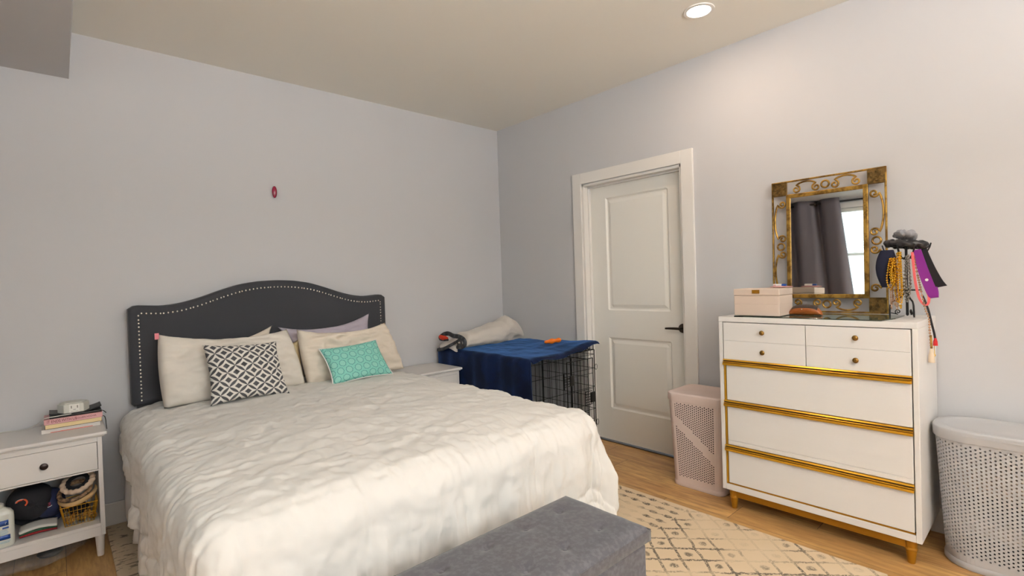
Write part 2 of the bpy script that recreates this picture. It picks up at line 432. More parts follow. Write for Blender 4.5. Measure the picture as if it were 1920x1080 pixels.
# baseboards
BH = .125
struct('baseboard_back', box(ROOM_W, 0, -.014, 0, 0, BH), M['trim'], bevel=.004)
w = MB(); w.box(-.014, 0, DY1+.085, -.014, 0, BH); w.box(-.014, 0, ROOM_S, DY0-.085, 0, BH)
struct('baseboard_right', w, M['trim'], bevel=.004)
struct('baseboard_left', box(ROOM_W, ROOM_W+.014, ROOM_S, -.014, 0, BH), M['trim'], bevel=.004)
struct('baseboard_front', box(ROOM_W+.014, -.014, ROOM_S, ROOM_S+.014, 0, BH), M['trim'], bevel=.004)
# door: casing and jamb
def box_frame(mb, x0, x1, y0, y1, z1, w):   # three-sided frame round an opening in the right wall
    mb.box(x0, x1, y1, y1+w, 0, z1+w); mb.box(x0, x1, y0-w, y0, 0, z1+w); mb.box(x0, x1, y0, y1, z1, z1+w)
w = MB(); box_frame(w, -.018, 0, DY0, DY1, DZ+.003, .086); struct('trim_2', w, M['trim'], bevel=.003)
w = MB(); w.box(-.004, T, DY1-.018, DY1, 0, DZ); w.box(-.004, T, DY0, DY0+.018, 0, DZ); w.box(-.004, T, DY0, DY1, DZ-.018, DZ)
w.box(.045, .07, DY1-.03, DY1-.018, 0, DZ); w.box(.045, .07, DY0+.018, DY0+.03, 0, DZ); w.box(.045, .07, DY0+.018, DY1-.018, DZ-.03, DZ-.018)
struct('trim_3', w, M['trim'], bevel=.002)
struct('trim_4', box(.05, T, DY0+.018, DY1-.018, 0, .006), mat('dark_threshold', '3a2a20', .6))
# door slab with two moulded panels, built as a height grid
dy0, dy1 = DY0+.02, DY1-.02; dx = .071
def door_h(y, z):
    def pan(a0, a1, b0, b1):
        q = min(y-a0, a1-y, z-b0, b1-z)
        if q < 0: return 0
        if q < .012: return .010*q/.012
        if q < .022: return .010
        if q < .045: return .010-.007*(q-.022)/.023
        return .003
    return max(pan(-1.722, -1.180, .262, .822), pan(-1.722, -1.180, 1.034, 1.912))
ys = sorted(set([dy0, dy1] + [round(p+q, 4) for p, s in ((-1.722, 1), (-1.180, -1)) for q in [s*t for t in (0, .012, .022, .045)]]))
zs = sorted(set([.012, DZ-.02] + [round(p+s*t, 4) for p, s in ((.262, 1), (.822, -1), (1.034, 1), (1.912, -1)) for t in (0, .012, .022, .045)]))
w = MB(); ny = len(ys)
w.add([(dx+door_h(y, z), y, z) for z in zs for y in ys], [(j*ny+i, j*ny+i+1, (j+1)*ny+i+1, (j+1)*ny+i) for j in range(len(zs)-1) for i in range(ny-1)])
w.box(dx+.011, dx+.036, dy0, dy1, .012, DZ-.02)
w.box(dx, dx+.012, dy0, dy0+.0005, .012, DZ-.02)
door = struct('door_1', w, M['door'], fix=True)
hb = MB(); ax = Matrix.Translation((dx, -1.812, .921)) @ Matrix.Rotation(-PI/2, 4, 'Y')
hb.lathe([(.001, .016), (.022, .015), (.031, .009), (.033, 0)], 28, ax)
hb.tube([(dx-.012, -1.812, .921), (dx-.05, -1.812, .921)], .010, 12)
hb.tube([(dx-.05, -1.818, .921), (dx-.05, -1.77, .922), (dx-.048, -1.73, .921), (dx-.044, -1.70, .919)], lambda t: .0095-.003*t, 10, flat=.8)
hb.build('door_handle', M['nickel'], door, smooth=True)

# windows: frame, sash, glass, blinds
def window(n, axis, a0, a1, z0, z1, wall):
    fr = MB()
    def bx(mb, p0, p1, q0, q1, z0_, z1_):     # p along wall, q = depth measured outward from the wall face
        if axis == 'x': mb.box(wall-q1, wall-q0, p0, p1, z0_, z1_)
        else: mb.box(p0, p1, wall-q1, wall-q0, z0_, z1_)
    for (p0, p1, q0, q1) in ((a0-.07, a0, -.015, 0), (a1, a1+.07, -.015, 0)): bx(fr, p0, p1, q0, q1, z0-.07, z1+.07)
    bx(fr, a0, a1, -.015, 0, z1, z1+.07); bx(fr, a0-.09, a1+.09, -.05, .03, z0-.03, z0); bx(fr, a0-.07, a1+.07, -.015, 0, z0-.1, z0-.03)
    o = struct('window_%d' % n, fr, M['trim'], bevel=.002)
    sh = MB(); w_ = .04
    bx(sh, a0, a0+w_, .06, .10, z0, z1); bx(sh, a1-w_, a1, .06, .10, z0, z1); bx(sh, a0, a1, .06, .10, z0, z0+w_); bx(sh, a0, a1, .06, .10, z1-w_, z1)
    bx(sh, a0, a1, .055, .10, (z0+z1)/2-.02, (z0+z1)/2+.02)
    s_ = sh.build('window_sash', M['trim'], o, bevel=.002)
    p = MB(); bx(p, a0+w_, a1-w_, .078, .082, z0+w_, (z0+z1)/2-.02); bx(p, a0+w_, a1-w_, .078, .082, (z0+z1)/2+.02, z1-w_)
    p.build('window_pane', M['pane'], o)
    return o
m_, nt, bs = newmat('window_pane_glass'); tr = nt.nodes.new('ShaderNodeBsdfTransparent'); tr.inputs[0].default_value = (.95, .98, .97, 1)
gl = nt.nodes.new('ShaderNodeBsdfGlossy'); gl.inputs['Roughness'].default_value = .02; mx = nt.nodes.new('ShaderNodeMixShader'); mx.inputs[0].default_value = .06
nt.links.new(tr.outputs[0], mx.inputs[1]); nt.links.new(gl.outputs[0], mx.inputs[2]); nt.links.new(mx.outputs[0], nt.nodes['Material Output'].inputs[0])
M['pane'] = m_
window(1, 'x', *WIN1, ROOM_W)
window(2, 'y', WIN2[0], WIN2[1], WIN2[2], WIN2[3], ROOM_S)  # added window behind the camera, brings daylight onto the bed foot
# blind raised over the west window
bl = thing('window_blind', 'white slatted blind in the window reflected in the gold mirror', 'blind', (ROOM_W-.03, (WIN1[0]+WIN1[1])/2, WIN1[3]))
box(ROOM_W-.05, ROOM_W-.005, WIN1[0]+.01, WIN1[1]-.01, WIN1[3]-.05, WIN1[3]-.005).build('head_rail', M['blind'], bl)
sb = MB(); z = WIN1[3]-.07
while z > WIN1[2]+.03:
    sb.add([(ROOM_W-.048, WIN1[0]+.012, z-.002), (ROOM_W-.008, WIN1[0]+.012, z+.002), (ROOM_W-.008, WIN1[1]-.012, z+.002), (ROOM_W-.048, WIN1[1]-.012, z-.002)], [(0, 1, 2, 3)]); z -= .032
sb.build('slats', M['blind'], bl, solid=.0015)
box(ROOM_W-.045, ROOM_W-.01, WIN1[0]+.012, WIN1[1]-.012, WIN1[2]+.01, WIN1[2]+.028).build('bottom_rail', M['blind'], bl)
# curtain rod and curtain
RZ = 2.40
rod = thing('curtain_rod', 'dark curtain rod above the window, seen in the mirror', 'curtain rod', (ROOM_W+.09, -1.5, RZ))
MB().tube([(ROOM_W+.09, -3.0, RZ), (ROOM_W+.09, -.04, RZ)], .012, 12).build('pole', M['black'], rod, smooth=True)
[MB().bar((ROOM_W, y, RZ), (ROOM_W+.09, y, RZ), .02).build('bracket', M['black'], rod) for y in (-2.9, -.1)]
[MB().ball((ROOM_W+.09, y, RZ), .022).build('finial', M['black'], rod, smooth=True) for y in (-3.02, -.03)]
def curt(u, v):
    y = -.15 - 1.50*u - .30*v*u*1.0; ph = u*2*PI*4.5
    return (ROOM_W+.09 + .055*math.sin(ph)*(1-.2*v) + .012*math.sin(ph*2.3+v*3), y + .02*math.cos(ph), RZ+.05 - v*(RZ+.03))
cu = thing('curtain', 'dark grey blackout curtain on a rod, reflected in the gold mirror', 'curtain', (ROOM_W+.09, -1.1, .02))
MB().grid(curt, 160, 30).build('curtain_panel', M['curtain'], cu, smooth=True, angle=180, solid=.003)
for k in range(9):
    uu = (k+.5)/9; y = -.15-1.50*uu
    gm = MB().tube([(ROOM_W+.09+.03*math.cos(t), y, RZ+.03*math.sin(t)) for t in [2*PI*q/16 for q in range(16)]], .005, 6, closed=True)
    gm.build('grommet', M['nickel'], cu, smooth=True)
# building outside the west window
fa = thing('apartment_building', 'pale building with balconies seen through the window in the mirror', 'building', (-14, -6, -3))
box(-15.2, -14.2, -22, 14, -6, 12).build('facade', M['facade'], fa)
for j in range(-1, 4):
    for k in range(-5, 4):
        if k % 3 != 0: box(-14.2, -14.12, k*1.5, k*1.5+1.1, j*2.2+.3, j*2.2+1.7).build('glazing', M['facade_glass'], fa)
w = MB()
for j in range(-2, 5): w.bar((-13.6, -22, j*2.2-2), (-13.6, 14, j*2.2+2), .25, .35)
w.build('stair_rails', M['facade'], fa)

# ceiling downlights
def downlight(x, y, label):
    t = thing('ceiling_downlight', label, 'ceiling light', (x, y, CEIL), 'recessed ceiling downlights')
    MB().lathe([(.060, -.002), (.062, -.006), (.078, -.005), (.080, 0)], 40, Matrix.Translation((x, y, CEIL)), False).build('trim_ring', M['trim'], t, smooth=True)
    MB().lathe([(.0005, -.0035), (.060, -.0035)], 32, Matrix.Translation((x, y, CEIL)), False).build('lens', M['lamp'], t)
    l = bpy.data.lights.new('downlight_lamp', 'AREA'); l.shape = 'DISK'; l.size = .11; l.energy = DOWN_W; l.color = (1, .74, .54); l.spread = R(180)
    o = bpy.data.objects.new('downlight_lamp', l); S.collection.objects.link(o); o.location = (x, y, CEIL-.012)
    o.parent = t; o.matrix_parent_inverse = WM(t).inverted()
downlight(-.534, -2.29, 'lit round recessed light in the ceiling above the dresser')
downlight(-.534, -4.5, 'added round recessed ceiling light near the right wall, outside the picture')  # this one and the next are unseen, added to light the room
downlight(-2.3, -4.5, 'added unseen round recessed light in the middle of the ceiling behind the camera')

# unseen torchiere added behind the camera to brighten the ceiling
LX, LY = -2.85, -5.25
fl = thing('added_uplight', 'tall black uplight added unseen behind the camera to brighten the ceiling', 'added fill lamp', (LX, LY, 0))
MB().lathe([(.001, 0), (.14, 0), (.14, .012), (.02, .03), (.012, .04)], 32, Matrix.Translation((LX, LY, 0))).build('lamp_base', M['black'], fl, smooth=True, angle=40)
MB().tube([(LX, LY, .03), (LX, LY, 1.72)], .012, 12).build('pole', M['black'], fl, smooth=True)
MB().lathe([(.012, 1.70), (.06, 1.72), (.13, 1.77), (.155, 1.82), (.152, 1.82), (.125, 1.775), (.055, 1.73), (.001, 1.725)], 36, Matrix.Translation((LX, LY, 0)), False).build('lamp_shade', M['trim'], fl, smooth=True)
MB().ball((LX, LY, 1.775), .03, .03, .035).build('bulb', M['lamp'], fl, smooth=True)
l = bpy.data.lights.new('uplight', 'AREA'); l.shape = 'DISK'; l.size = .24; l.energy = UP_W; l.color = (1, .965, .93); l.spread = R(180)
o = bpy.data.objects.new('uplight', l); S.collection.objects.link(o); o.location = (LX, LY, 1.83); o.rotation_euler = (PI, 0, 0); o.parent = fl; o.matrix_parent_inverse = WM(fl).inverted()

# small crimson hook on the back wall
t = thing('wall_hook', 'small glossy crimson oval hook stuck on the back wall', 'hook', (-2.02, 0, 1.94))
MB().ball((-2.02, -.010, 1.941), .0165, .012, .040, 16, 12).build('hook_body', M['ruby'], t, smooth=True)
w = MB().prism([(-2.031, 1.92), (-2.009, 1.92), (-2.009, 1.962), (-2.031, 1.962)], 0, .003)
box(-2.030, -2.010, -.004, 0, 1.915, 1.966).build('back_plate', M['ruby'], t, bevel=.002)

# rug
o = box(-2.975, -.605, -3.085, -.035, .0005, .011).build('area_rug', M['rug'], bevel=.004)
tag(o, 'cream area rug with worn brown diamond lattice and bead pattern', 'rug')

# ------------------------------------------------------------------ bed
BCX = -2.06
bed = thing('bed', 'double bed with arched charcoal headboard edged in nailheads', 'bed', (BCX, -.1, 0))
HT = [(-.785, 1.205), (-.76, 1.222), (-.70, 1.216), (-.62, 1.211), (-.53, 1.222), (-.43, 1.250), (-.33, 1.287), (-.22, 1.322), (-.11, 1.340), (0, 1.345)]
HT = HT + [(-x, z) for x, z in HT[-2::-1]]
def htop(x):
    for (a0, b0), (a1, b1) in zip(HT, HT[1:]):
        if a0 <= x <= a1:
            t = (x-a0)/(a1-a0); return b0+(b1-b0)*t
    return HT[0][1]
HB0 = .655
def hsect(x0, x1, inset, n=64):
    pts = []
    for k in range(n+1):
        x = x0+inset + (x1-x0-2*inset)*k/n
        z = sum(htop(max(-.785, min(.785, x+q))) for q in (-.03, -.015, 0, .015, .03))/5 - inset
        if k in (0, n): z -= .012
        pts.append((BCX+x, z))
    return pts
def headboard():
    mb = MB(); n = 64; rings = []
    for ins, y in ((.0, -.035), (.0, -.085), (.004, -.097), (.014, -.103), (.035, -.1035), (.055, -.101), (.09, -.1035), (.2, -.108)):
        top = hsect(-.785, .785, ins); z0 = HB0+min(ins, .1)
        ring = [(x, y, z) for x, z in top] + [(top[-1][0], y, z0+.012), (top[-1][0]-.012, y, z0), (top[0][0]+.012, y, z0), (top[0][0], y, z0+.012)]
        rings.append(ring)
    k = len(rings[0]); mb.add([p for rg in rings for p in rg], [(i*k+j, i*k+(j+1) % k, (i+1)*k+(j+1) % k, (i+1)*k+j) for i in range(len(rings)-1) for j in range(k)] + [tuple(range(k))[::-1], tuple((len(rings)-1)*k+j for j in range(k))])
    return mb
hbd = headboard().build('headboard', M['charcoal'], bed, smooth=True, angle=50)
path = [(x, z) for x, z in hsect(-.785, .785, .045, 200)]
pts = [(path[0][0], z) for z in [HB0+.03+q*.004 for q in range(0, 130)] if z < path[0][1]] + path + [(path[-1][0], path[-1][1]-q*.004) for q in range(1, 130) if path[-1][1]-q*.004 > HB0+.03]
w = MB(); acc = 0; last = pts[0]; w.ball((last[0], -.102, last[1]), .0055, .005, .0055, 8, 5)
for p in pts[1:]:
    acc += math.dist(p, last); last = p
    if acc >= .0215: acc -= .0215; w.ball((p[0], -.102, p[1]), .0055, .005, .0055, 8, 5)
o = w.build('nailhead_trim', M['nail'], hbd, smooth=True); o['kind'] = 'stuff'; o['label'] = 'row of small polished nailheads'
for sx in (-.72, .72): box(BCX+sx-.04, BCX+sx+.04, -.082, -.045, .0112, .70).build('leg', M['black'], bed, bevel=.003)
for sx in (-.70, .70): box(BCX+sx-.012, BCX+sx+.012, -2.05, -.09, .20, .30).build('side_rail', M['black'], bed, bevel=.003)
box(BCX-.70, BCX+.70, -2.07, -2.05, .20, .30).build('foot_rail', M['black'], bed, bevel=.003)
for sx in (-.66, .66): box(BCX+sx-.025, BCX+sx+.025, -2.07, -2.02, .012, .22).build('leg', M['black'], bed)
box(BCX-.70, BCX+.70, -2.05, -.11, .262, .30).build('slats', M['black'], bed)
o = box(BCX-.74, BCX+.74, -2.07, -.125, .302, .60).build('mattress', M['mattress'], bevel=.05, seg=4)
tag(o, 'thick mattress under the white comforter', 'mattress')
# sheet hanging at the left of the bed near the wall
def sheet(u, v):
    y = -.13-1.7*u; dz = .60-.50*v
    x = -2.835-.045*min(1, v*2.2) - .018*math.sin(y*23+v*2)*v - .012*math.sin(y*51+1)*v + .006*nz(y*9, v*4)
    return (x, y, dz + .02*math.sin(y*5))
o = MB().grid(sheet, 110, 30).build('bed_sheet', M['sheet'], smooth=True, angle=180, solid=.003)
tag(o, 'white bed sheet hanging below the comforter by the back wall', 'bed sheet')

# comforter
RX0, RX1, RY0, RY1 = -2.79, -1.33, -2.00, -.13
RAD = .11; TOP = .662
HEML, HEMR, HEMF = .52, .55, .58
def comf(p, q):
    # p,q: flat cloth coordinates; nearest point of the mattress rectangle
    rx = min(max(p, RX0), RX1); ry = max(q, RY0)
    ex, ey = p-rx, q-ry; d = math.hypot(ex, ey)
    # seams
    gx = (p-BCX)/.37; gy = (q+.2)/.37
    sx = abs(gx-round(gx))*.37; sy = abs(gy-round(gy))*.37
    hem = min(abs((p-hemleft(q))-.08), abs(((RX1+HEMR)-p)-.10), abs((q-(RY0-HEMF))-.10))
    seam = math.exp(-(min(sx, sy)/.012)**2)*.007 + math.exp(-(hem/.009)**2)*.009
    fade = .22+.78*min(1, d/.2)
    seam = math.exp(-(min(sx, sy)/.012)**2)*.007*fade + math.exp(-(hem/.009)**2)*.009
    puff = .010*min(1, min(sx, sy)/.12)*fade
    wr = nz(p*2.1+3, q*2.1, 0)*.016
    rid = 1-abs(nz(p*3.0+q*1.6+7, q*4.2-p*1.2, 2.5, 3)); rid2 = 1-abs(nz(p*11-q*4, q*9+p*5, 5.5, 2))
    rid3 = 1-abs(nz(p*19+q*7, q*15-p*9, 9.5, 2))
    wr += (rid-.7)*.014 + (rid2-.7)*.010 + (rid3-.7)*.0045
    # fine gathers running over the rim
    near = math.exp(-((d-.05)/.14)**2) if d > 0 else math.exp(-(min(rx-RX0, RX1-rx, ry-RY0)+.05)**2/.03)
    s_ = (rx+ry) if d > 0 else (q if min(rx-RX0, RX1-rx) < ry-RY0 else p)
    wr += near*(1-abs(nz(s_*17+1, d*2, 4, 2))-.75)*.010
    if d < 1e-6:
        edge = min(rx-RX0, RX1-rx, ry-RY0)
        crown = .030*(1-math.exp(-max(edge, 0)/.25))
        # rumples at the right rim, dip for the pillows
        zz = TOP + crown + puff + wr - seam
        return Vector((rx, ry, zz))
    nx, ny = ex/d, ey/d; ang = math.atan2(ny, nx)
    a = min(d/RAD, PI/2); out = RAD*math.sin(a); dz = RAD*(1-math.cos(a)); hang = max(0, d-RAD*PI/2)
    s = (rx+ry)*1.0 + ang*.22        # perimeter-like coordinate
    k = min(1, hang/.22)
    fold = (math.sin(s*21+2*nz(s*2, 1))*.015 + math.sin(s*53+4*nz(s*3, 4, d))*.006 + (1-abs(nz(s*9, d*1.6, 8, 3))-.7)*.030 + (1-abs(nz(s*24, d*3.2, 3, 2))-.7)*.014)*k
    corner = 1-abs(abs(nx)-abs(ny)); corner = corner if (abs(ex) > 0 and abs(ey) > 0) else 0
    flare = .05*hang*(1-corner) + .12*hang*corner
    if ex < 0: flare = .02*hang
    fold += corner*math.sin(ang*13)*.035*k
    off = out + flare + fold + (puff + wr*.8 - seam)*math.sin(a)
    zz = TOP - dz - hang*.985 + (puff + wr - seam)*math.cos(a)
    pos = Vector((rx+nx*off, ry+ny*off, zz))
    if pos.z < .035: pos.z = .035+ (pos.z-.035)*.02
    return pos
p0, p1, q0, q1 = RX0-HEML, RX1+HEMR, RY0-HEMF, RY1
NU, NV = 330, 330
w = MB()
def hemleft(q):
    t = max(0, min(1, (-q-.15)/1.15)); return RX0-(.27+.27*t*t*(3-2*t))
def hemright(q):
    t = max(0, min(1, (-q-.48)/.30)); return RX1+.125+(HEMR-.125)*t*t*(3-2*t)
w.grid(lambda u, v: comf(hemleft(q1+(q0-q1)*v)*(1-u)+hemright(q1+(q0-q1)*v)*u, q1+(q0-q1)*v), NU, NV)
o = w.build('comforter', M['duvet'], smooth=True, angle=180)
sd = o.modifiers.new('solid', 'SOLIDIFY'); sd.thickness = .016; sd.offset = -1
tag(o, 'puffy white quilted comforter spread over the bed', 'comforter')

# pillows
def pillow(name, tl, tr, br, bl, th, m, label, cat, pinch=.06, pv=None, wr=.010, seed=0, power=.42, uv=False, n=44, parent=None, sag=0):
    tl, tr, br, bl = map(Vector, (tl, tr, br, bl))
    nrm = (tr-tl).cross(bl-tl).normalized()
    if nrm.y > 0: nrm = -nrm
    wv = (tr-tl).normalized(); hv = (bl-tl).normalized()
    mb = MB(); vs = []; fs = []; uvs = []; idx = {}
    for side in (1, -1):
        for j in range(n+1):
            for i in range(n+1):
                u_, v_ = i/n, j/n; a, b = 2*u_-1, 2*v_-1
                bd = i in (0, n) or j in (0, n)
                if bd and side == -1: idx[(side, i, j)] = idx[(1, i, j)]; continue
                base = (tl*(1-u_)+tr*u_)*(1-v_) + (bl*(1-u_)+br*u_)*v_
                # concave outline between pointed corners
                base += wv*(-a)*pinch*(1-b*b)*abs(a)**3 + hv*(-b)*(pinch if pv is None else (pv if b < 0 else 0))*(1-a*a)*abs(b)**3
                t = (max(0, 1-a**2)*max(0, 1-b**2))**power
                edge = 1-max(abs(a), abs(b))
                k = nz(a*2.2+seed*3.1, b*2.2+side, seed)*wr*1.6 + (1-abs(nz(a*4+b*2+seed, b*3.2-a, seed+5, 3)))*wr - wr*.6
                h = th*(t + .0) + k*min(1, t*1.6)
                pt = base + nrm*side*h*(1 if side == 1 else .75)
                pt.z -= sag*(1-v_)*(1-abs(a))**.5*0
                idx[(side, i, j)] = len(vs); vs.append(pt); uvs.append((u_, 1-v_))
        for j in range(n):
            for i in range(n):
                fs.append((idx[(side, i, j)], idx[(side, i+1, j)], idx[(side, i+1, j+1)], idx[(side, i, j+1)]))
    mb.add(vs, fs); mb.uv = uvs
    o = mb.build(name, m, parent, smooth=True, angle=180)
    if label: tag(o, label, cat)
    edge = [(1, i, 0) for i in range(n)] + [(1, n, j) for j in range(n)] + [(1, n-i, n) for i in range(n)] + [(1, 0, n-j) for j in range(n)]
    return o, [vs[idx[e]] for e in edge]
pillow('pillow', (-2.62, -.165, 1.00), (-2.115, -.16, 1.052), (-2.06, -.22, .69), (-2.66, -.22, .69), .045, M['pillow2'], 'cream pillow leaning on the headboard behind the front left pillow', 'pillow', seed=3)
pillow('pillow', (-2.085, -.175, 1.040), (-1.448, -.175, 1.088), (-1.36, -.235, .69), (-2.02, -.235, .69), .045, M['lilac'], 'lilac grey satin pillow at the back right against the headboard', 'pillow', seed=5, wr=.014)
o, e_ = pillow('pillow', (-2.735, -.29, 1.060), (-2.068, -.29, 1.030), (-2.000, -.385, .685), (-2.735, -.40, .675), .085, M['pillow'], 'large cream pillow at front left with a pink tag on its corner', 'pillow', seed=11, wr=.022, pinch=-.012, pv=.05, power=.36)
box(-2.752, -2.733, -.301, -.297, 1.035, 1.068).build('corner_tag', M['pinktag'], o)
pillow('pillow', (-2.010, -.30, 1.022), (-1.395, -.30, 1.018), (-1.285, -.36, .68), (-1.985, -.39, .675), .078, M['pillow2'], 'large cream pillow at front right behind the teal cushion', 'pillow', seed=17, wr=.022, pinch=-.008, pv=.05, power=.36)
pillow('pillow', (-2.12, -.255, .985), (-1.965, -.255, .99), (-1.95, -.28, .70), (-2.08, -.28, .70), .035, M['yellow'], 'yellowed pillow peeking out between the two front cream pillows', 'pillow', seed=23, n=20)
o, e_ = pillow('cushion', (-2.565, -.475, .998), (-2.190, -.475, .978), (-2.165, -.60, .685), (-2.560, -.585, .685), .062, M['cushion'], 'square cushion with charcoal and white diamond lattice print', 'cushion', pinch=.015, wr=.004, seed=29)
o, e_ = pillow('cushion', (-1.925, -.43, .898), (-1.530, -.425, .918), (-1.475, -.545, .688), (-1.900, -.575, .680), .055, M['teal'], 'small teal lumbar cushion with star print and white piping', 'cushion', pinch=.018, wr=.004, seed=31)
MB().tube(e_, .0045, 6, closed=True).build('piping', M['sheet'], o, smooth=True)

# storage bench at the foot
bn = thing('storage_bench', 'dark grey tufted storage bench at the foot of the bed', 'bench', (-2.25, -2.46, .011))
BX0, BX1, BY0, BY1 = -2.82, -1.69, -2.645, -2.272
box(BX0+.008, BX1-.008, BY0+.008, BY1-.008, .03, .388).build('bench_base', M['bench'], bn, bevel=.008)
tufts = [(BX0+.14+i*.17, BY0+.10+j*.175) for i in range(6) for j in range(2)]
def lid(u_, v_):
    x = BX0+(BX1-BX0)*u_; y = BY0+(BY1-BY0)*v_
    e1 = min(x-BX0, BX1-x, y-BY0, BY1-y)
    z = .452 + .012*(1-math.exp(-e1/.06)) - .018*math.exp(-(e1/.012))
    for tx, ty in tufts:
        d = math.hypot(x-tx, y-ty); z -= .010*math.exp(-(d/.018)**2) + .003*math.exp(-(d/.05)**2)
        # short crease lines running from the buttons
        if abs(x-tx) < .06: z -= .0022*math.exp(-((y-ty-.2*(x-tx))/.006)**2)*(1-abs(x-tx)/.06)
    z += .0016*nz(x*14, y*14)
    return x, y, z
w = MB(); NX, NY = 150, 56; w.grid(lid, NX, NY); k = NX+1
bt = [(i, 0) for i in range(NX)] + [(NX, j) for j in range(NY)] + [(NX-i, NY) for i in range(NX)] + [(0, NY-j) for j in range(NY)]
ring = [w.v[j*k+i] for i, j in bt]; n0 = len(ring); b0 = len(w.v)
low = []
for z_, ins in ((.438, -.004), (.40, -.004), (.393, .004)):
    for (x, y, z) in ring:
        cx = (BX0+BX1)/2; cy = (BY0+BY1)/2
        nx_ = x-ins if x >= BX1-1e-6 else (x+ins if x <= BX0+1e-6 else x); ny_ = y-ins if y >= BY1-1e-6 else (y+ins if y <= BY0+1e-6 else y)
        low.append((nx_, ny_, z_))
w.v += low
def ri(l, i): i %= n0; return (bt[i][1]*k+bt[i][0]) if l == 0 else b0+(l-1)*n0+i
for l in range(3):
    for i in range(n0): w.f.append((ri(l, i), ri(l, i+1), ri(l+1, i+1), ri(l+1, i)))
w.f.append(tuple(ri(3, i) for i in range(n0)))
ld = w.build('bench_lid', M['bench'], bn, smooth=True, angle=60)
for tx, ty in tufts:
    MB().ball((tx, ty, lid((tx-BX0)/(BX1-BX0), (ty-BY0)/(BY1-BY0))[2]+.001), .009, .009, .003, 10, 6).build('tuft_button', M['bench'], ld, smooth=True)
for x in (BX0+.05, BX1-.05):
    for y in (BY0+.05, BY1-.05): box(x-.02, x+.02, y-.02, y+.02, .011, .03).build('foot', M['black'], bn)

# ------------------------------------------------------------------ dresser
D0, D1, DX, DXB = -3.176, -2.312, -.45, -.012      # y range, front x, back x
dr = thing('dresser', 'tall white dresser with gold drawer bars standing on gold tapered legs', 'dresser', ((DX+DXB)/2, (D0+D1)/2, 0))
w = MB()
w.box(DX, DXB, D0, D1, 1.028, 1.055); w.box(DX, DXB, D0, D0+.021, .108, 1.028); w.box(DX, DXB, D1-.021, D1, .108, 1.028); w.box(DX, DXB, D0+.021, D1-.021, .108, .140)
w.box(DX+.03, DXB, D0+.021, D1-.021, .14, .16)
w.box(DXB-.012, DXB, D0+.021, D1-.021, .140, 1.028)
w.build('body', M['white'], dr, bevel=.0025)
Y0, Y1 = D0+.023, D1-.023
# gold inner strips seen beside the recessed drawers
for y_ in (Y1-.011,): box(DX+.002, DX+.02, y_, Y1-.001, .15, .822).build('inset_strip', M['gold'], dr)
box(DX+.004, DX+.02, Y0, Y1, .141, .149).build('inset_strip', M['gold_flat'], dr)
# two top drawers each with a mock split, and three wide ones with double gold bars
def knob(y, z, par):
    ax = Matrix.Translation((DX-.001, y, z)) @ Matrix.Rotation(-PI/2, 4, 'Y')
    MB().lathe([(.0005, .020), (.006, .0195), (.0105, .017), (.0125, .013), (.011, .010), (.006, .008), (.005, 0)], 20, ax).build('knob', M['knob_brass'], par, smooth=True)
ym = (Y0+Y1)/2
for (a0, a1) in ((Y0+.002, ym-.0015), (ym+.0015, Y1-.003)):
    w = MB(); w.box(DX-.001, DX+.35, a0, a1, .928, 1.0245); w.box(DX-.001, DX+.35, a0, a1, .826, .9265); w.box(DX+.002, DX+.34, a0+.001, a1-.001, .83, 1.02)
    o = w.build('drawer', M['white'], dr, bevel=.001)
    for z in (.978, .876): knob((a0+a1)/2 + (-.004), z, o)
for (z0, z1, seam) in ((.604, .794, 0), (.360, .570, .383), (.150, .326, 0)):
    w = MB(); w.box(DX+.001, DX+.35, Y0+.002, Y1-.014, z0, z1)
    if seam:
        w = MB(); w.box(DX+.001, DX+.35, Y0+.002, Y1-.014, z0, seam-.0012); w.box(DX+.001, DX+.35, Y0+.002, Y1-.014, seam+.0012, z1); w.box(DX+.004, DX+.34, Y0+.003, Y1-.015, z0, z1)
    o = w.build('drawer', M['white'], dr, bevel=.001)
    w = MB(); zt = z1
    # stepped double moulding
    prof = [(DX+.004, zt), (DX-.013, zt), (DX-.0145, zt+.0115), (DX-.002, zt+.0120), (DX-.002, zt+.0145), (DX-.012, zt+.015), (DX-.013, zt+.0168), (DX-.011, zt+.0185), (DX-.001, zt+.020), (DX-.001, zt+.0245), (DX-.012, zt+.0265), (DX-.006, zt+.0315), (DX+.004, zt+.032)]
    w.add([(x, y, z) for y in (Y0-.0, Y1) for x, z in prof], [tuple(range(13)), tuple(range(13, 26))[::-1]] + [(i, (i+1) % 13, 13+(i+1) % 13, 13+i) for i in range(13)])
    g_ = w.build('gold_bar', M['gold'], o)
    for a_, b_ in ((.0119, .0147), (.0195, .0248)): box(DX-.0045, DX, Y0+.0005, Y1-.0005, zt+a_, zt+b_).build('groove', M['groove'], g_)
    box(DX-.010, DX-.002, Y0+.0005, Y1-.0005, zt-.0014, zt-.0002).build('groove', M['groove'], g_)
# base: apron and legs
w = MB(); w.box(-.425, -.410, D0+.05, D1-.05, .066, .1075); w.box(-.05, -.035, D0+.05, D1-.05, .066, .1075); w.box(-.41, -.05, D0+.045, D0+.06, .066, .1075); w.box(-.41, -.05, D1-.06, D1-.045, .066, .1075)
w.build('apron', M['gold_flat'], dr, bevel=.002)
for x in (-.412, -.055):
    for y in (D0+.045, D1-.045):
        Tm = Matrix.Translation((x, y, 0)); s = 1
        MB().lathe([(.013, 0), (.0145, .003), (.0205, .058), (.0235, .062), (.0235, .068), (.0215, .072), (.025, .1075)], 24, Tm).build('leg', M['gold_flat'], dr, smooth=True, angle=30)

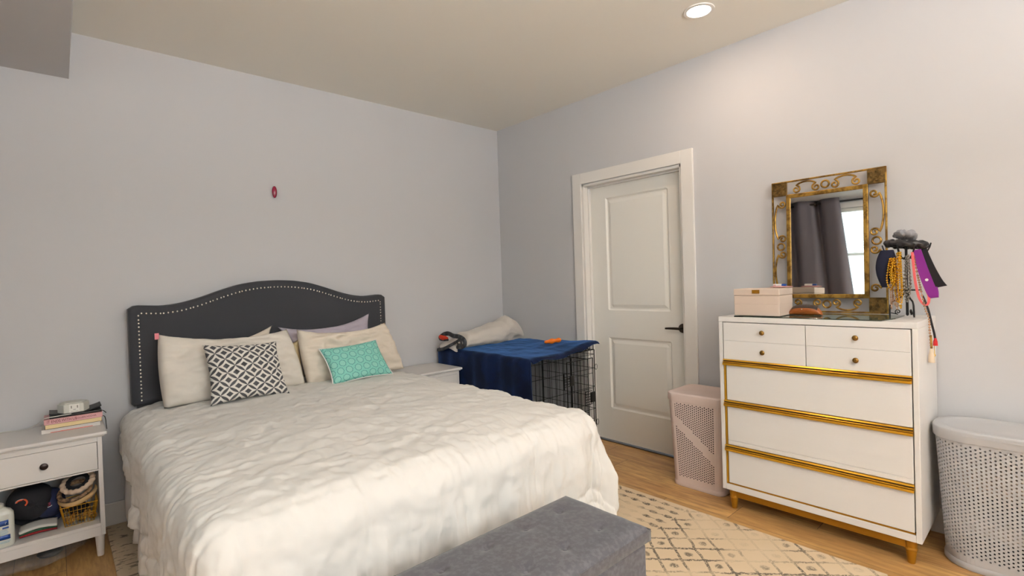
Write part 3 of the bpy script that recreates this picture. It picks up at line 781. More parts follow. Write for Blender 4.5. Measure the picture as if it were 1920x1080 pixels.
gt = MB().prism([(-.443, -2.395), (-.443, -3.045), (-.30, -3.072), (-.10, -3.072), (-.10, -2.35), (-.30, -2.35)], 1.0555, 1.0605).build('glass_sheet', M['glass'], bevel=.0008, seg=1)
tag(gt, 'green edged glass sheet lying on top of the white dresser', 'glass sheet')

# ------------------------------------------------------------------ gold mirror leaning on the wall
MW, MH = .545, .742; MY0, MZ0 = -2.457, 1.0615
tilt = math.asin(.020/.742); 
mo = (-.055, MY0, MZ0)
MM = frame_m(mo, (0, -1, 0), (math.sin(tilt), 0, math.cos(tilt)))       # u to the right, v up, n towards... 
def mp(u_, v_, n_=0): return MM @ Vector((u_, v_, n_))
nsign = 1 if (MM.to_3x3() @ Vector((0, 0, 1))).x < 0 else -1
mr = thing('wall_mirror', 'ornate gold framed mirror leaning on the wall above the dresser', 'mirror', (-.083, MY0-MW/2, MZ0))
def mbar(mb, u0, u1, v0, v1, n0, n1): mb.box(u0, u1, v0, v1, min(n0*nsign, n1*nsign), max(n0*nsign, n1*nsign), MM)
PL = .082; B = .009
w = MB()
mbar(w, 0, MW, 0, B, 0, .012); mbar(w, 0, MW, MH-B, MH, 0, .012); mbar(w, 0, B, 0, MH, 0, .012); mbar(w, MW-B, MW, 0, MH, 0, .012)
w.build('outer_frame', M['mirror_gold'], mr, bevel=.002)
w = MB(); IB = .022
mbar(w, PL-.004, MW-PL+.004, PL-.004, PL-.004+IB, 0, .016); mbar(w, PL-.004, MW-PL+.004, MH-PL+.004-IB, MH-PL+.004, 0, .016)
mbar(w, PL-.004, PL-.004+IB, PL, MH-PL, 0, .016); mbar(w, MW-PL+.004-IB, MW-PL+.004, PL, MH-PL, 0, .016)
w.build('inner_frame', M['mirror_gold'], mr, bevel=.003)
w = MB(); mbar(w, PL+.006, MW-PL-.006, PL+.006, MH-PL-.006, .004, .009); w.build('mirror_glass', M['mirror'], mr)
for cu_ in (PL/2+.002, MW-PL/2-.002):
    for cv in (PL/2+.002, MH-PL/2-.002):
        w = MB(); s = PL/2-.002; mbar(w, cu_-s, cu_+s, cv-s, cv+s, .001, .010)
        o = w.build('corner_plate', M['plate_gold'], mr, bevel=.002)
        w = MB()
        def tor(cx, cy, rr, tr): w.tube([mp(cx+rr*math.cos(t), cy+rr*math.sin(t), .0105*nsign) for t in [2*PI*q/20 for q in range(20)]], tr, 5, closed=True)
        tor(cu_, cv, .010, .0026); w.ball(mp(cu_, cv, .0105*nsign), .005, .005, .005, 8, 6)
        for q in range(4):
            an = PI/4+q*PI/2; c_ = (cu_+.027*math.cos(an), cv+.027*math.sin(an))
            tor(c_[0], c_[1], .0065, .002); 
            an = q*PI/2; w.ball(mp(cu_+.022*math.cos(an), cv+.022*math.sin(an), .0105*nsign), .006, .006, .006, 8, 6)
        for sg in (-1, 1):
            w.tube([mp(cu_+sg*(s-.003), cv-s+.003, .011*nsign), mp(cu_+sg*(s-.003), cv+s-.003, .011*nsign)], .002, 5); w.tube([mp(cu_-s+.003, cv+sg*(s-.003), .011*nsign), mp(cu_+s-.003, cv+sg*(s-.003), .011*nsign)], .002, 5)
        w.build('rosette', M['plate_gold'], o, smooth=True)
# scrollwork: for each side, local axes along (a) and across (c, 0 at the inner frame, positive to the outer frame)
def spiral(ca, cc, sgn, r0=.005, r1=.0215, turns=1.3, end=PI/2):
    pts = []
    n = 34
    for k in range(n+1):
        t = k/n; rr = r0+(r1-r0)*t; an = end - sgn*(1-t)*turns*2*PI
        pts.append((ca+rr*math.cos(an), cc+rr*math.sin(an)))
    return pts
def scrolls(L, wdt):
    res = []; h = L/2; c = .024
    # centre ring
    res.append(('ring', [(h+.0185*math.cos(2*PI*k/24), wdt/2+.0185*math.sin(2*PI*k/24)-.002) for k in range(24)]))
    for sg in (-1, 1):
        a1 = h+sg*.044; a2 = h+sg*(L/2-.047)
        s1 = spiral(a1, c, 1*sg, end=PI/2); s2 = spiral(a2, c, -1*sg, end=PI/2)
        mid = [(a1+(a2-a1)*q/12, c+.0195+(wdt-.006-c-.0195)*math.sin(PI*q/12)**.6) for q in range(1, 12)]
        res.append(('c', s1+mid+s2[::-1]))
    return res
gap = PL-.004-B
sides = [('v', 0), ('v', 1), ('h', 0), ('h', 1)]
for kind, far in sides:
    L = (MH if kind == 'v' else MW) - 2*PL
    par = mr
    for nm, pts in scrolls(L, gap):
        P3 = []
        for a_, c_ in pts:
            c2 = (PL-.004 - c_) if not far else ((MW if kind == 'v' else MH)-PL+.004 + c_)
            P3.append(mp(c2, PL+a_, .006*nsign) if kind == 'v' else mp(PL+a_, c2, .006*nsign))
        w = MB(); w.tube(P3, .0052, 8, closed=(nm == 'ring'))
        w.build('scroll_ring' if nm == 'ring' else 'scroll', M['mirror_gold'], mr, smooth=True)

# ------------------------------------------------------------------ things on the dresser
jb = thing('jewelry_box', 'blush leatherette jewelry box with gold clasp on the glass sheet', 'jewelry box', (-.33, -2.485, 1.061))
X0, X1, Ya, Yb = -.42, -.235, -2.618, -2.388
box(X0, X1, Ya, Yb, 1.0625, 1.168).build('box_base', M['boxleather'], jb, bevel=.003)
box(X0-.0005, X1+.0005, Ya-.0005, Yb+.0005, 1.1215, 1.1685).build('box_tray', M['boxleather'], jb, bevel=.003)
box(X0-.001, X1+.001, Ya-.001, Yb+.001, 1.1695, 1.2045).build('box_lid', M['boxleather'], jb, bevel=.003)
box(X0-.006, X0, -2.522, -2.485, 1.180, 1.199).build('clasp', M['gold_flat'], jb, bevel=.001)
lt = thing('lip_balm_tube', 'small white tube with dark blue cap on the jewelry box', 'tube', (-.30, -2.57, 1.2145))
MB().tube([(-.30, -2.548, 1.2195), (-.30, -2.590, 1.2195)], .0065, 14).build('tube_body', M['plate'], lt, smooth=True, angle=40)
MB().tube([(-.30, -2.590, 1.2195), (-.30, -2.612, 1.2195)], .0068, 14).build('cap', M['blue'], lt, smooth=True, angle=40)
box(-.3072, -.3068, -2.562, -2.55, 1.2155, 1.2235).build('label_print', M['rose'], lt)
o = MB().ball((-.295, -2.585, 1.2105), .03, .058, .0045, 24, 8).build('pink_case', M['rose'], smooth=True); tag(o, 'flat pink oval case on the jewelry box beneath the tube', 'case')
gc = thing('glasses_case', 'brown leather glasses case lying in front of the gold mirror', 'glasses case', (-.27, -2.69, 1.061))
def case(u_, v_):
    y = -2.612-.155*u_; e = (1-abs(2*u_-1)**3.2)**.6; an = v_*2*PI
    hx = .030*(.6+.4*e); hz = .0245*e+.002
    return (-.27+hx*math.cos(an)*(.75+.25*e), y, 1.0615+hz+(hz*math.sin(an)*(1 if math.sin(an) > 0 else 1)))
MB().grid(lambda a_, b_: case(b_, a_), 28, 30, True).build('case_body', M['tan'], gc, smooth=True, angle=180)
def flap(u_, v_):
    y = -2.630-.120*u_; e = (1-abs(2*u_-1)**3)**.6; an = .55+v_*(PI-.75)
    p = case((y+2.612)/-.155, an/(2*PI)); return (p[0]*1.0-.0015*math.cos(an)-.0, y, p[2]+.0018)
MB().grid(flap, 24, 12).build('flap', M['darktan'], gc, smooth=True, angle=180, solid=.001)
MB().ball((-.302, -2.683, 1.094), .0018, .003, .003, 8, 6).build('snap', M['nail'], gc, smooth=True)

# necklace stand
NX_, NY_ = -.19, -3.098
ns = thing('necklace_stand', 'black wrought iron necklace stand on the right end of the dresser', 'jewelry stand', (NX_, NY_, 1.055))
MB().tube([(NX_, NY_, 1.075), (NX_, NY_, 1.40)], .0055, 10).build('pole', M['blackmetal'], ns, smooth=True)
MB().ball((NX_, NY_, 1.074), .006, .006, .010).build('finial', M['blackmetal'], ns, smooth=True)
for q in range(3):
    an = R(100+120*q); cx, cy = math.cos(an), math.sin(an)
    sc = .72 if cy < -.3 else 1
    pts = [(0, .145), (.006, .125), (.018, .100), (.036, .086), (.055, .075), (.064, .058), (.066, .03), (.066, .004)]
    w = MB(); w.tube([(NX_+cx*a_*sc, NY_+cy*a_*sc, 1.057+b_-.001) for a_, b_ in pts], .0035, 8)
    sp = spiral(.035, .028, -1, .003, .012, 1.3, -PI/2)
    w.tube([(NX_+cx*a_*sc, NY_+cy*a_*sc, 1.055+b_) for a_, b_ in sp]+[(NX_+cx*.062*sc, NY_+cy*.062*sc, 1.078)], .0022, 6)
    w.build('scroll_leg', M['blackmetal'], ns, smooth=True)
arms = [(-100, .30), (-80, .31), (-135, .25), (-45, .28), (100, .31), (80, .30), (135, .26), (45, .28)]
for q in range(6):
    an = R(-90+60*q+8); cx, cy = math.cos(an), math.sin(an)
    pts = [(0, .285), (.025, .275), (.05, .285), (.075, .305), (.085, .325), (.090, .345)]
    if abs(cx) > .5: pts = [(a_*.7, b_) for a_, b_ in pts]
    MB().tube([(NX_+cx*a_, NY_+cy*a_, 1.055+b_) for a_, b_ in pts], .003, 8).build('arm', M['blackmetal'], ns, smooth=True)
# mid ring with small hooks
MB().tube([(NX_+.045*math.cos(t), NY_+.05*math.sin(t), 1.185) for t in [2*PI*q/24 for q in range(24)]], .0025, 6, closed=True).build('lower_ring', M['blackmetal'], ns, smooth=True)

def scrunchie(name, c, rad, th, m, label, tx=0, ty=0, seed=0, fl=1):
    mb = MB(); rot = Matrix.Translation(c) @ Matrix.Rotation(tx, 4, 'X') @ Matrix.Rotation(ty, 4, 'Y')
    def fn(u_, v_):
        A = u_*2*PI; B_ = v_*2*PI
        t_ = th*(1+.12*math.sin(A*9+3*math.sin(B_)+seed)+.10*math.sin(A*17+2*B_+seed)+.25*nz(math.cos(A)*2+seed, math.sin(A)*2, 3)+.15*nz(math.cos(A)*3+seed, math.sin(A)*3))
        rr = rad+t_*math.cos(B_)+.12*th*math.sin(A*5)
        return rot @ Vector((rr*math.cos(A)*fl, rr*math.sin(A), t_*math.sin(B_)*.9))
    mb.grid(fn, 90, 14)
    return tag(mb.build(name, m, smooth=True, angle=180), label, 'scrunchie')
scrunchie('scrunchie', (NX_, NY_+.002, 1.442), .030, .0155, M['scrgrey'], 'heather grey scrunchie on top of the necklace stand', .12, .3, 2)
scrunchie('scrunchie', (NX_-.005, NY_-.002, 1.398), .066, .0185, M['scrblack'], 'glossy black satin scrunchie round the top of the necklace stand', .12, .12, 4, fl=.55)

# pouch: a soft folded navy cloth
pc = MB()
def pouch(u_, v_):
    A = u_*2*PI; zz = 1.375-.175*v_; wd = .040*math.sin(PI*min(1, .16+.80*v_))**.55*(1-.18*v_)
    cy = -3.030+.012*(v_-.3)
    return (-.235+.020*math.cos(A)*(1-.5*v_), cy+wd*math.sin(A)+.004*math.sin(A*3+v_*6), zz)
pc.grid(pouch, 30, 24, True); pc.f += [tuple(range(30))[::-1], tuple(24*30+k for k in range(30))]
tag(pc.build('sleep_mask', M['navyknit'], smooth=True, angle=180), 'dark navy cloth pouch hanging on the left of the necklace stand', 'pouch')

def ribbon(pts, wid, th, axis=(0, 1, 0)):
    mb = MB(); ax = Vector(axis).normalized(); P = [Vector(p) for p in pts]; vs = []; N = len(P)
    for i, p in enumerate(P):
        t = (P[min(i+1, N-1)]-P[max(i-1, 0)]).normalized(); n_ = t.cross(ax).normalized()
        ws = wid(i/(N-1)) if callable(wid) else wid
        vs += [p-ax*ws/2-n_*th/2, p+ax*ws/2-n_*th/2, p+ax*ws/2+n_*th/2, p-ax*ws/2+n_*th/2]
    fs = [(i*4+k, i*4+(k+1) % 4, i*4+4+(k+1) % 4, i*4+4+k) for i in range(N-1) for k in range(4)] + [(3, 2, 1, 0), (N*4-4, N*4-3, N*4-2, N*4-1)]
    return mb.add(vs, fs)
def smoothpts(pts, n=6):
    P = [Vector(p) for p in pts]; out = []
    for i in range(len(P)-1):
        a0 = P[max(i-1, 0)]; a1 = P[i]; a2 = P[i+1]; a3 = P[min(i+2, len(P)-1)]
        for k in range(n):
            t = k/n; out.append(.5*((2*a1)+(-a0+a2)*t+(2*a0-5*a1+4*a2-a3)*t*t+(-a0+3*a1-3*a2+a3)*t**3))
    return out+[P[-1]]
# headbands draped over the right arms
o = ribbon(smoothpts([(-.235, -3.128, 1.36), (-.24, -3.132, 1.30), (-.24, -3.138, 1.22), (-.238, -3.150, 1.15), (-.235, -3.168, 1.118), (-.23, -3.180, 1.125), (-.228, -3.182, 1.16), (-.228, -3.165, 1.22), (-.225, -3.150, 1.34)]), .010, .003, (.25, 1, 0)).build('headband', M['coralband'], smooth=True)
tag(o, 'coral pink elastic headband looped on the necklace stand', 'headband')
o = ribbon(smoothpts([(-.225, -3.145, 1.37), (-.232, -3.155, 1.32), (-.235, -3.172, 1.25), (-.235, -3.190, 1.19), (-.232, -3.200, 1.158), (-.222, -3.203, 1.155), (-.212, -3.200, 1.19), (-.205, -3.180, 1.27), (-.20, -3.165, 1.36)]), lambda t: .026+.014*math.sin(PI*min(1, t*1.6)), .004, (.1, 1, -.15)).build('headband', M['purple'], smooth=True)
tag(o, 'wide purple headband with a small round white emblem', 'headband')
ax = frame_m((-.2372, -3.178, 1.232), (0, -1, 0), (0, 0, 1))
MB().lathe([(.0001, .0008), (.0062, .0008), (.0062, -.0008)], 20, ax, False).build('emblem', M['plate'], o)
MB().tube([ax @ Vector((.0032*math.cos(t), .0032*math.sin(t), -.001)) for t in [PI*.15+2*PI*.7*q/12 for q in range(13)]], .0007, 5).build('emblem_mark', M['purple'], o)
o = ribbon(smoothpts([(-.205, -3.160, 1.375), (-.212, -3.170, 1.34), (-.215, -3.190, 1.28), (-.214, -3.212, 1.225), (-.212, -3.226, 1.200)]), lambda t: .030+.008*t, .006, (.1, 1, -.25)).build('headband', M['blackband'], smooth=True)
tag(o, 'wide black headband hanging at the far right of the stand', 'headband')

def strand(pts, rb, m, label, cat='necklace', group=None, gap_=None, name='necklace', kind=None):
    P = smoothpts(pts, 10); mb = MB(); g = gap_ or rb*2.1; acc = g; last = P[0]
    for p in P:
        acc += (p-last).length; last = p
        if acc >= g: acc = 0; mb.ball(p, rb*(.85+.3*random.random()), None, rb*1.1, 7, 5)
    mb.tube(P, rb*.25, 4)
    return tag(mb.build(name, m, smooth=True), label, cat, group)
def loop(y, wd, top, bot, x=-.245, dx=.01, tw=0):
    return [(x+dx, y-wd*.2, top), (x, y-wd*.6, top-(top-bot)*.3), (x-.003, y-wd, top-(top-bot)*.7), (x-.004+tw, y, bot), (x-.001, y+wd, top-(top-bot)*.7), (x, y+wd*.6, top-(top-bot)*.3), (x+dx, y+wd*.2, top)]
for k, (y, wd, bot) in enumerate(((-3.054, .009, 1.225), (-3.060, .010, 1.205), (-3.050, .013, 1.190), (-3.064, .007, 1.215))):
    strand(loop(y, wd, 1.335, bot, x=-.250-.006*k), .0046, M['beadgold'], ['shortest', 'third longest', 'longest', 'second shortest'][k] + ' bright yellow gold beaded necklace hanging beside the navy pouch', group='yellow gold bead necklaces')
for k, (y, wd, bot) in enumerate(((-3.083, .009, 1.165), (-3.078, .012, 1.130), (-3.088, .007, 1.105))):
    strand(loop(y, wd, 1.36, bot, x=-.258-.006*k), .0042, M['beadgold'], ['shortest', 'middle', 'longest'][k] + ' long gold beaded necklace hanging left of the stand pole', group='long gold necklaces')
for k, (y, wd, bot) in enumerate(((-3.062, .008, 1.115), (-3.070, .006, 1.095), (-3.050, .004, 1.10))):
    strand(loop(y, wd, 1.30, bot, x=-.240-.005*k), .0033, M['beadrose'], ['shortest', 'longest', 'middle'][k] + ' rose gold bead necklace behind the yellow gold ones', group='rose gold necklaces')
for k, (y, wd, bot) in enumerate(((-3.112, .010, 1.150), (-3.114, .007, 1.175), (-3.110, .012, 1.135))):
    strand(loop(y, wd, 1.345, bot, x=-.245-.005*k), .0045, M['beadsilver'], ['middle', 'shortest', 'longest'][k] + ' silver sequinned necklace hanging right of the stand pole', group='silver necklaces')
strand([(-.228, -3.135, 1.34), (-.235, -3.142, 1.28), (-.240, -3.158, 1.18), (-.243, -3.172, 1.10)] + [(-.248, -3.184, 1.06), (-.252, -3.187, 1.0), (-.254, -3.190, .935)], .0045, M['beadrose'], 'long pale bead necklace ending in an ivory tassel', name='tassel_necklace')
ts = bpy.context.scene.collection.objects[-1]
MB().lathe([(.003, .062), (.006, .060), (.0075, .050), (.011, .030), (.0125, .004), (.012, 0)], 18, Matrix.Translation((-.254, -3.1915, .862))).build('tassel', M['ivory'], ts, smooth=True, angle=50)
MB().tube([(-.254, -3.190, .985), (-.254, -3.192, .925)], .0045, 8).build('bead_tube', M['mirror_gold'], ts, smooth=True)
o = MB().tube(smoothpts([(-.225, -3.160, 1.16), (-.222, -3.178, 1.10), (-.218, -3.190, 1.03), (-.216, -3.197, .99), (-.218, -3.200, .965)]), .0045, 7).build('cord_necklace', M['blackband'], smooth=True)
tag(o, 'black cord necklace with red tassels hanging over the dresser side', 'necklace')
MB().lathe([(.002, .034), (.004, .033), (.008, .018), (.009, 0)], 12, Matrix.Translation((-.22, -3.201, .935))).build('red_tassel', M['redtassel'], o, smooth=True)
MB().lathe([(.0012, .06), (.0012, .016), (.005, .010), (.0005, 0)], 8, Matrix.Translation((-.212, -3.196, .880))).build('gold_pendant', M['brightgold'], o, smooth=True)

# ------------------------------------------------------------------ laundry hampers with real perforations
def hamper(name, label, cx, cy, hx, hy, z1, m, flare, rc, pitch, hr, solid_test, lidh, lidlab):
    t = thing(name, label, 'laundry hamper', (cx, cy, 0))
    # rounded rectangle perimeter
    def per(s, hx_, hy_, rc_):
        L1 = 2*(hy_-rc_); L2 = 2*(hx_-rc_); A_ = PI/2*rc_; tot = 2*(L1+L2)+4*A_; s = (s % 1)*tot
        segs = [(L1, 'l', (-hx_, -hy_+rc_), (0, 1)), (A_, 'a', (-hx_+rc_, hy_-rc_), PI), (L2, 'l', (-hx_+rc_, hy_), (1, 0)), (A_, 'a', (hx_-rc_, hy_-rc_), PI/2), (L1, 'l', (hx_, hy_-rc_), (0, -1)), (A_, 'a', (hx_-rc_, -hy_+rc_), 0), (L2, 'l', (hx_-rc_, -hy_), (-1, 0)), (A_, 'a', (-hx_+rc_, -hy_+rc_), -PI/2)]
        for L, k_, p, q in segs:
            if s <= L+1e-9:
                if k_ == 'l': return p[0]+q[0]*s, p[1]+q[1]*s
                an = q - s/rc_; return p[0]+rc_*math.cos(an), p[1]+rc_*math.sin(an)
            s -= L
        return -hx_, -hy_+rc_
    def P(s, z):
        k_ = 1-flare*(1-z/z1); x, y = per(s, hx*k_, hy*k_, rc*k_); return (cx+x, cy+y, z)
    tot = 2*(2*(hy-rc)+2*(hx-rc))+2*PI*rc
    nc = int(tot/pitch); nc += nc % 2; zlo, zhi = .045, z1-.012; nr = int((zhi-zlo)/(pitch*1.06)); ph = (zhi-zlo)/(nr+.5)
    mb = MB(); K = 8
    def quad(s0, s1, z0_, z1_): mb.add([P(s0, z0_), P(s1, z0_), P(s1, z1_), P(s0, z1_)], [(0, 1, 2, 3)])
    for i in range(nc):
        s0, s1 = i/nc, (i+1)/nc; sc = (s0+s1)/2; off = 0 if i % 2 else ph/2
        if off: quad(s0, s1, zlo, zlo+off)
        else: quad(s0, s1, zhi-ph/2, zhi)
        for j in range(nr):
            za = zlo+off+j*ph; zb = za+ph; zc = (za+zb)/2
            if solid_test(sc, zc, nc, i): quad(s0, s1, za, zb); continue
            ds = hr/tot/(1-flare*(1-zc/z1)); 
            inner = [P(sc+ds*math.cos(2*PI*q/K+PI/8), zc+hr*1.05*math.sin(2*PI*q/K+PI/8)) for q in range(K)]
            cor = [(s1, (za+zb)/2+ph*.2), (s1, zb), (s0, zb), (s0, zc+ph*.2), (s0, zc-ph*.2), (s0, za), (s1, za), (s1, zc-ph*.2)]
            outer = [P(*c_) for c_ in cor]
            # match the order: angles 22.5, 67.5, 112.5 ...
            mb.add(inner+outer, [(q, (q+1) % K, K+(q+1) % K, K+q) for q in range(K)])
    for i in range(nc): quad(i/nc, (i+1)/nc, 0.004, zlo); quad(i/nc, (i+1)/nc, zhi, z1)
    body = mb.build('basket', m, t, solid=.0025, fix=False)
    n_ = 72
    w = MB(); rim = [(1.012, z1-.03), (1.03, z1-.028), (1.03, z1+.004), (1.02, z1+.008)]
    def ringpts(k_, z): return [(cx+per(q/n_, hx*k_, hy*k_, rc*k_)[0], cy+per(q/n_, hx*k_, hy*k_, rc*k_)[1], z) for q in range(n_)]
    prof = [(1.004, z1-.028), (1.03, z1-.030), (1.035, z1-.026), (1.035, z1+lidh*.30), (1.030, z1+lidh*.48), (1.015, z1+lidh*.58), (.90, z1+lidh*.66), (.87, z1+lidh*.60), (.84, z1+lidh*.50), (.3, z1+lidh*.62), (.01, z1+lidh*.62)]
    vs = []; [vs.extend(ringpts(a_, b_)) for a_, b_ in prof]
    w.add(vs, [(i*n_+q, i*n_+(q+1) % n_, (i+1)*n_+(q+1) % n_, (i+1)*n_+q) for i in range(len(prof)-1) for q in range(n_)])
    w.build('lid', m, t, smooth=True, angle=45)
    # base foot
    w = MB(); vs = []; k0 = 1-flare
    prof = [(k0*1.02, .0), (k0*1.035, .004), (k0*1.035, .022), (k0*1.01, .03), (k0*.98, .03), (k0*.98, .006), (.02, .006)]
    [vs.extend(ringpts(a_, b_)) for a_, b_ in prof]
    w.add(vs, [(i*n_+q, i*n_+(q+1) % n_, (i+1)*n_+(q+1) % n_, (i+1)*n_+q) for i in range(len(prof)-1) for q in range(n_)])
    w.build('foot_rim', m, t, smooth=True, angle=45)
    return t, P, tot
PH = (-.205, -2.100, .155, .178, .555)
def pink_solid(s, z, nc, i):
    # the near long side runs s = 0 .. L1/tot; leave the corners plain and a plain diagonal band
    hx, hy, rc = PH[2], PH[3], .05; tot = 2*(2*(hy-rc)+2*(hx-rc))+2*PI*rc; L1 = 2*(hy-rc)/tot
    if not (.004 < s < L1*.985): return True
    t = s/L1      # 0 = towards the camera right end, 1 = far left end
    if z < .065 or z > .51: return True
    zb = .205+.20*t          # band centre
    return abs(z-zb) < .033
t, _, _ = hamper('laundry_hamper', 'blush pink perforated plastic laundry hamper with diagonal band, between door and dresser', PH[0], PH[1], PH[2], PH[3], PH[4], M['pink'], .13, .05, .0128, .0042, pink_solid, .028, '')
w = MB(); w.box(PH[0]-.124, PH[0]+.124, PH[1]-.146, PH[1]+.146, .03, .51)  # dark block added so the holes look dark, in place of shade
tag(w.build('dark_filling', M['darkcover'], bevel=.03), 'dark block added inside the blush pink hamper to darken its holes', 'clothes')
def grey_solid(s, z, nc, i): return z < .06 or z > .535
GH = (-.19, -3.455, .150, .262, .575)
t, Pg, tg = hamper('laundry_hamper', 'light grey perforated laundry hamper to the right of the dresser', GH[0], GH[1], GH[2], GH[3], GH[4], M['grey'], .12, .13, .0150, .0037, grey_solid, .03, '')
box(GH[0]-GH[2]*1.036-.0015, GH[0]-GH[2]*1.03, -3.50, -3.30, GH[4]-.004, GH[4]).build('lid_seam', M['grey'], t)
# clothes inside the grey hamper
for (z0, z1_, m_, lb, nm) in ((.03, .12, M['blackcap'], 'dark clothes at the bottom of the grey hamper', 'dark_filling'), (.125, .20, M['fleece'], 'pale clothes seen low through the grey hamper', 'pale_clothes'), (.205, .30, M['blackcap'], 'black clothes seen through the middle of the grey hamper', 'black_clothes'), (.305, .43, M['headcream'], 'beige clothes seen through the upper grey hamper', 'beige_clothes')):
    w = MB()
    def cl(u_, v_):
        A = u_*2*PI; B_ = -PI/2+v_*PI; k_ = .80+.12*((z0+z1_)/2/.575)
        return (GH[0]+(.118*k_)*math.cos(A)*math.cos(B_)**.35*(1+.05*nz(A, v_*3, z0)), GH[1]+.222*k_*math.sin(A)*math.cos(B_)**.35*(1+.04*nz(A+4, v_*3, z0)), (z0+z1_)/2+(z1_-z0)*.48*math.sin(B_)*(1+.1*nz(A*2, 3, z0)))
    w.grid(lambda a_, b_: cl(a_, min(max(b_, .001), .999)), 40, 12)
    tag(w.build(nm, m_, smooth=True, angle=180), lb, 'clothes')

# ------------------------------------------------------------------ dog crate
CX0, CX1, CY0, CY1, CZ = -.745, -.055, -1.125, -.06, .735
cr = thing('dog_crate', 'black wire dog crate in the room corner under a navy blanket', 'dog crate', ((CX0+CX1)/2, (CY0+CY1)/2, 0))
def wirepanel(name, a, ud, vd, ul, vl, nu, nvl, th=.0017, par=None, hrows=None):
    a = Vector(a); ud = Vector(ud); vd = Vector(vd); w = MB()
    for (p, q) in ((a, a+ud*ul), (a+vd*vl, a+vd*vl+ud*ul), (a, a+vd*vl), (a+ud*ul, a+ud*ul+vd*vl)): w.bar(p, q, .0055)
    for i in range(1, nu): w.bar(a+ud*ul*i/nu, a+ud*ul*i/nu+vd*vl, th*1.3)
    for h in (hrows or [i/nvl for i in range(1, nvl)]): w.bar(a+vd*vl*h, a+vd*vl*h+ud*ul, th*1.9)
    return w.build(name, M['blackmetal'], par or cr)
rows = [.06, .14, .36, .60, .80, .95]
wirepanel('front_panel', (CX0, CY0, .02), (1, 0, 0), (0, 0, 1), CX1-CX0, CZ-.02, 17, 0, hrows=rows)
wirepanel('back_panel', (CX0, CY1, .02), (1, 0, 0), (0, 0, 1), CX1-CX0, CZ-.02, 11, 0, hrows=rows)
wirepanel('side_panel', (CX0, CY0, .02), (0, 1, 0), (0, 0, 1), CY1-CY0, CZ-.02, 20, 0, hrows=rows)
wirepanel('side_panel', (CX1, CY0, .02), (0, 1, 0), (0, 0, 1), CY1-CY0, CZ-.02, 13, 0, hrows=rows)
wirepanel('top_panel', (CX0, CY0, CZ), (1, 0, 0), (0, 1, 0), CX1-CX0, CY1-CY0, 16, 6)
o = wirepanel('door', (CX0+.36, CY0-.007, .09), (1, 0, 0), (0, 0, 1), .30, CZ-.15, 8, 0, hrows=[.2, .4, .6, .8])
w = MB().box(CX1-.075, CX1-.022, CY0-.020, CY0-.008, .335, .415); w.build('latch', M['black'], o, bevel=.003)
w = MB()
for dz in (-.012, .008, .028, .048, .068, .09): w.bar((CX1-.13, CY0-.010, .335+dz), (CX1-.05, CY0-.010, .335+dz), .004)
w.bar((CX1-.13, CY0-.010, .32), (CX1-.13, CY0-.010, .43), .004); w.build('latch_bars', M['blackmetal'], o)
w = MB()
for zc in (.17, .60):
    w.tube([(CX1+.012+.014*math.cos(t), CY0-.006, zc+.022*math.sin(t)) for t in [2*PI*q/16 for q in range(16)]], .0018, 5, closed=True)
w.build('hinge_rings', M['blackmetal'], o)
# side door with its latch, seen through the crate, and the heavy corner post
o = wirepanel('door', (CX1-.007, CY0+.06, .09), (0, 1, 0), (0, 0, 1), .50, CZ-.17, 6, 0, hrows=[.25, .5, .75])
box(-.36, -.316, CY0-.020, CY0-.008, .50, .575).build('latch', M['black'], cr, bevel=.003)
w = MB()
for dz in (0, .018, .036, .054, .072): w.bar((-.42, CY0-.011, .50+dz), (-.34, CY0-.011, .50+dz), .004)
w.bar((-.422, CY0-.011, .48), (-.422, CY0-.011, .60), .005); w.build('latch_bars', M['blackmetal'], cr)
w = MB(); w.bar((-.335, CY0-.005, .05), (-.335, CY0-.005, CZ-.03), .012, .008); w.build('door_post', M['blackmetal'], cr)
box(CX0+.01, CX1-.01, CY0+.01, CY1-.01, .022, .045).build('tray', M['traygrey'], cr, bevel=.004)
w = MB()
for x in (CX0+.03, CX1-.0):
    for y in (CY0, CY1): w.bar((x-.0, y, .0), (x, y, .03), .008)
w.build('feet', M['blackmetal'], cr)
# loose top panel standing proud at the front right, which props the blanket up
w = MB()
for k in range(7):
    z = CZ+.004+k*.0; 
for k in range(5): w.bar((-.19+.0*k, CY0+.004, CZ+.006+.0125*k*.9), (-.055, CY0+.004, CZ+.006+.0125*k*.9), .003)
for x in (-.19, -.145, -.1, -.058): w.bar((x, CY0+.004, CZ), (x, CY0+.004, CZ+.055 if x > -.15 else CZ+.03), .004)
w.build('folded_door_panel', M['blackmetal'], cr)

# navy blanket: top sheet and the fall over the left side
def lift(x, y):
    t = max(0, min(1, (x+.45)/.40)); f_ = max(0, min(1, 1-(y-CY0)/.5)); return .052*t*t*(3-2*t)*(.35+.65*f_)
def navy(u_, v_):
    y = CY1+.01 + (CY0-.035-CY1-.01)*v_
    L = (CX1-CX0)+.06+.50; s = u_*L
    xr = CX1+.022
    top = (CX1-CX0)+.045
    wr = .006*nz(s*6, y*6)+.004*(1-abs(nz(s*9+y*4, y*5-s*3, 2)))
    if s < top:
        x = xr-s; z = CZ+.009+lift(x, y)+abs(wr)
    else:
        d = s-top; rr = .018
        x = CX0-.020 - min(d, rr)*.6 - .01*math.sin(y*17)*min(1, d*3) - .004*math.sin(y*41); z = CZ+.009-d+abs(wr)*max(0, 1-d*10)
        if d < .012: z = CZ+.009-d*.6
    # front hem sags a little over the edge
    fr = max(0, (CY0-y)/.035); z -= .022*fr*fr + .007*math.sin(x*22)*fr if s < top else 0
    rt = max(0, (x-CX1)/.02); z -= .003*rt if s < top else 0
    return (x, y, z)
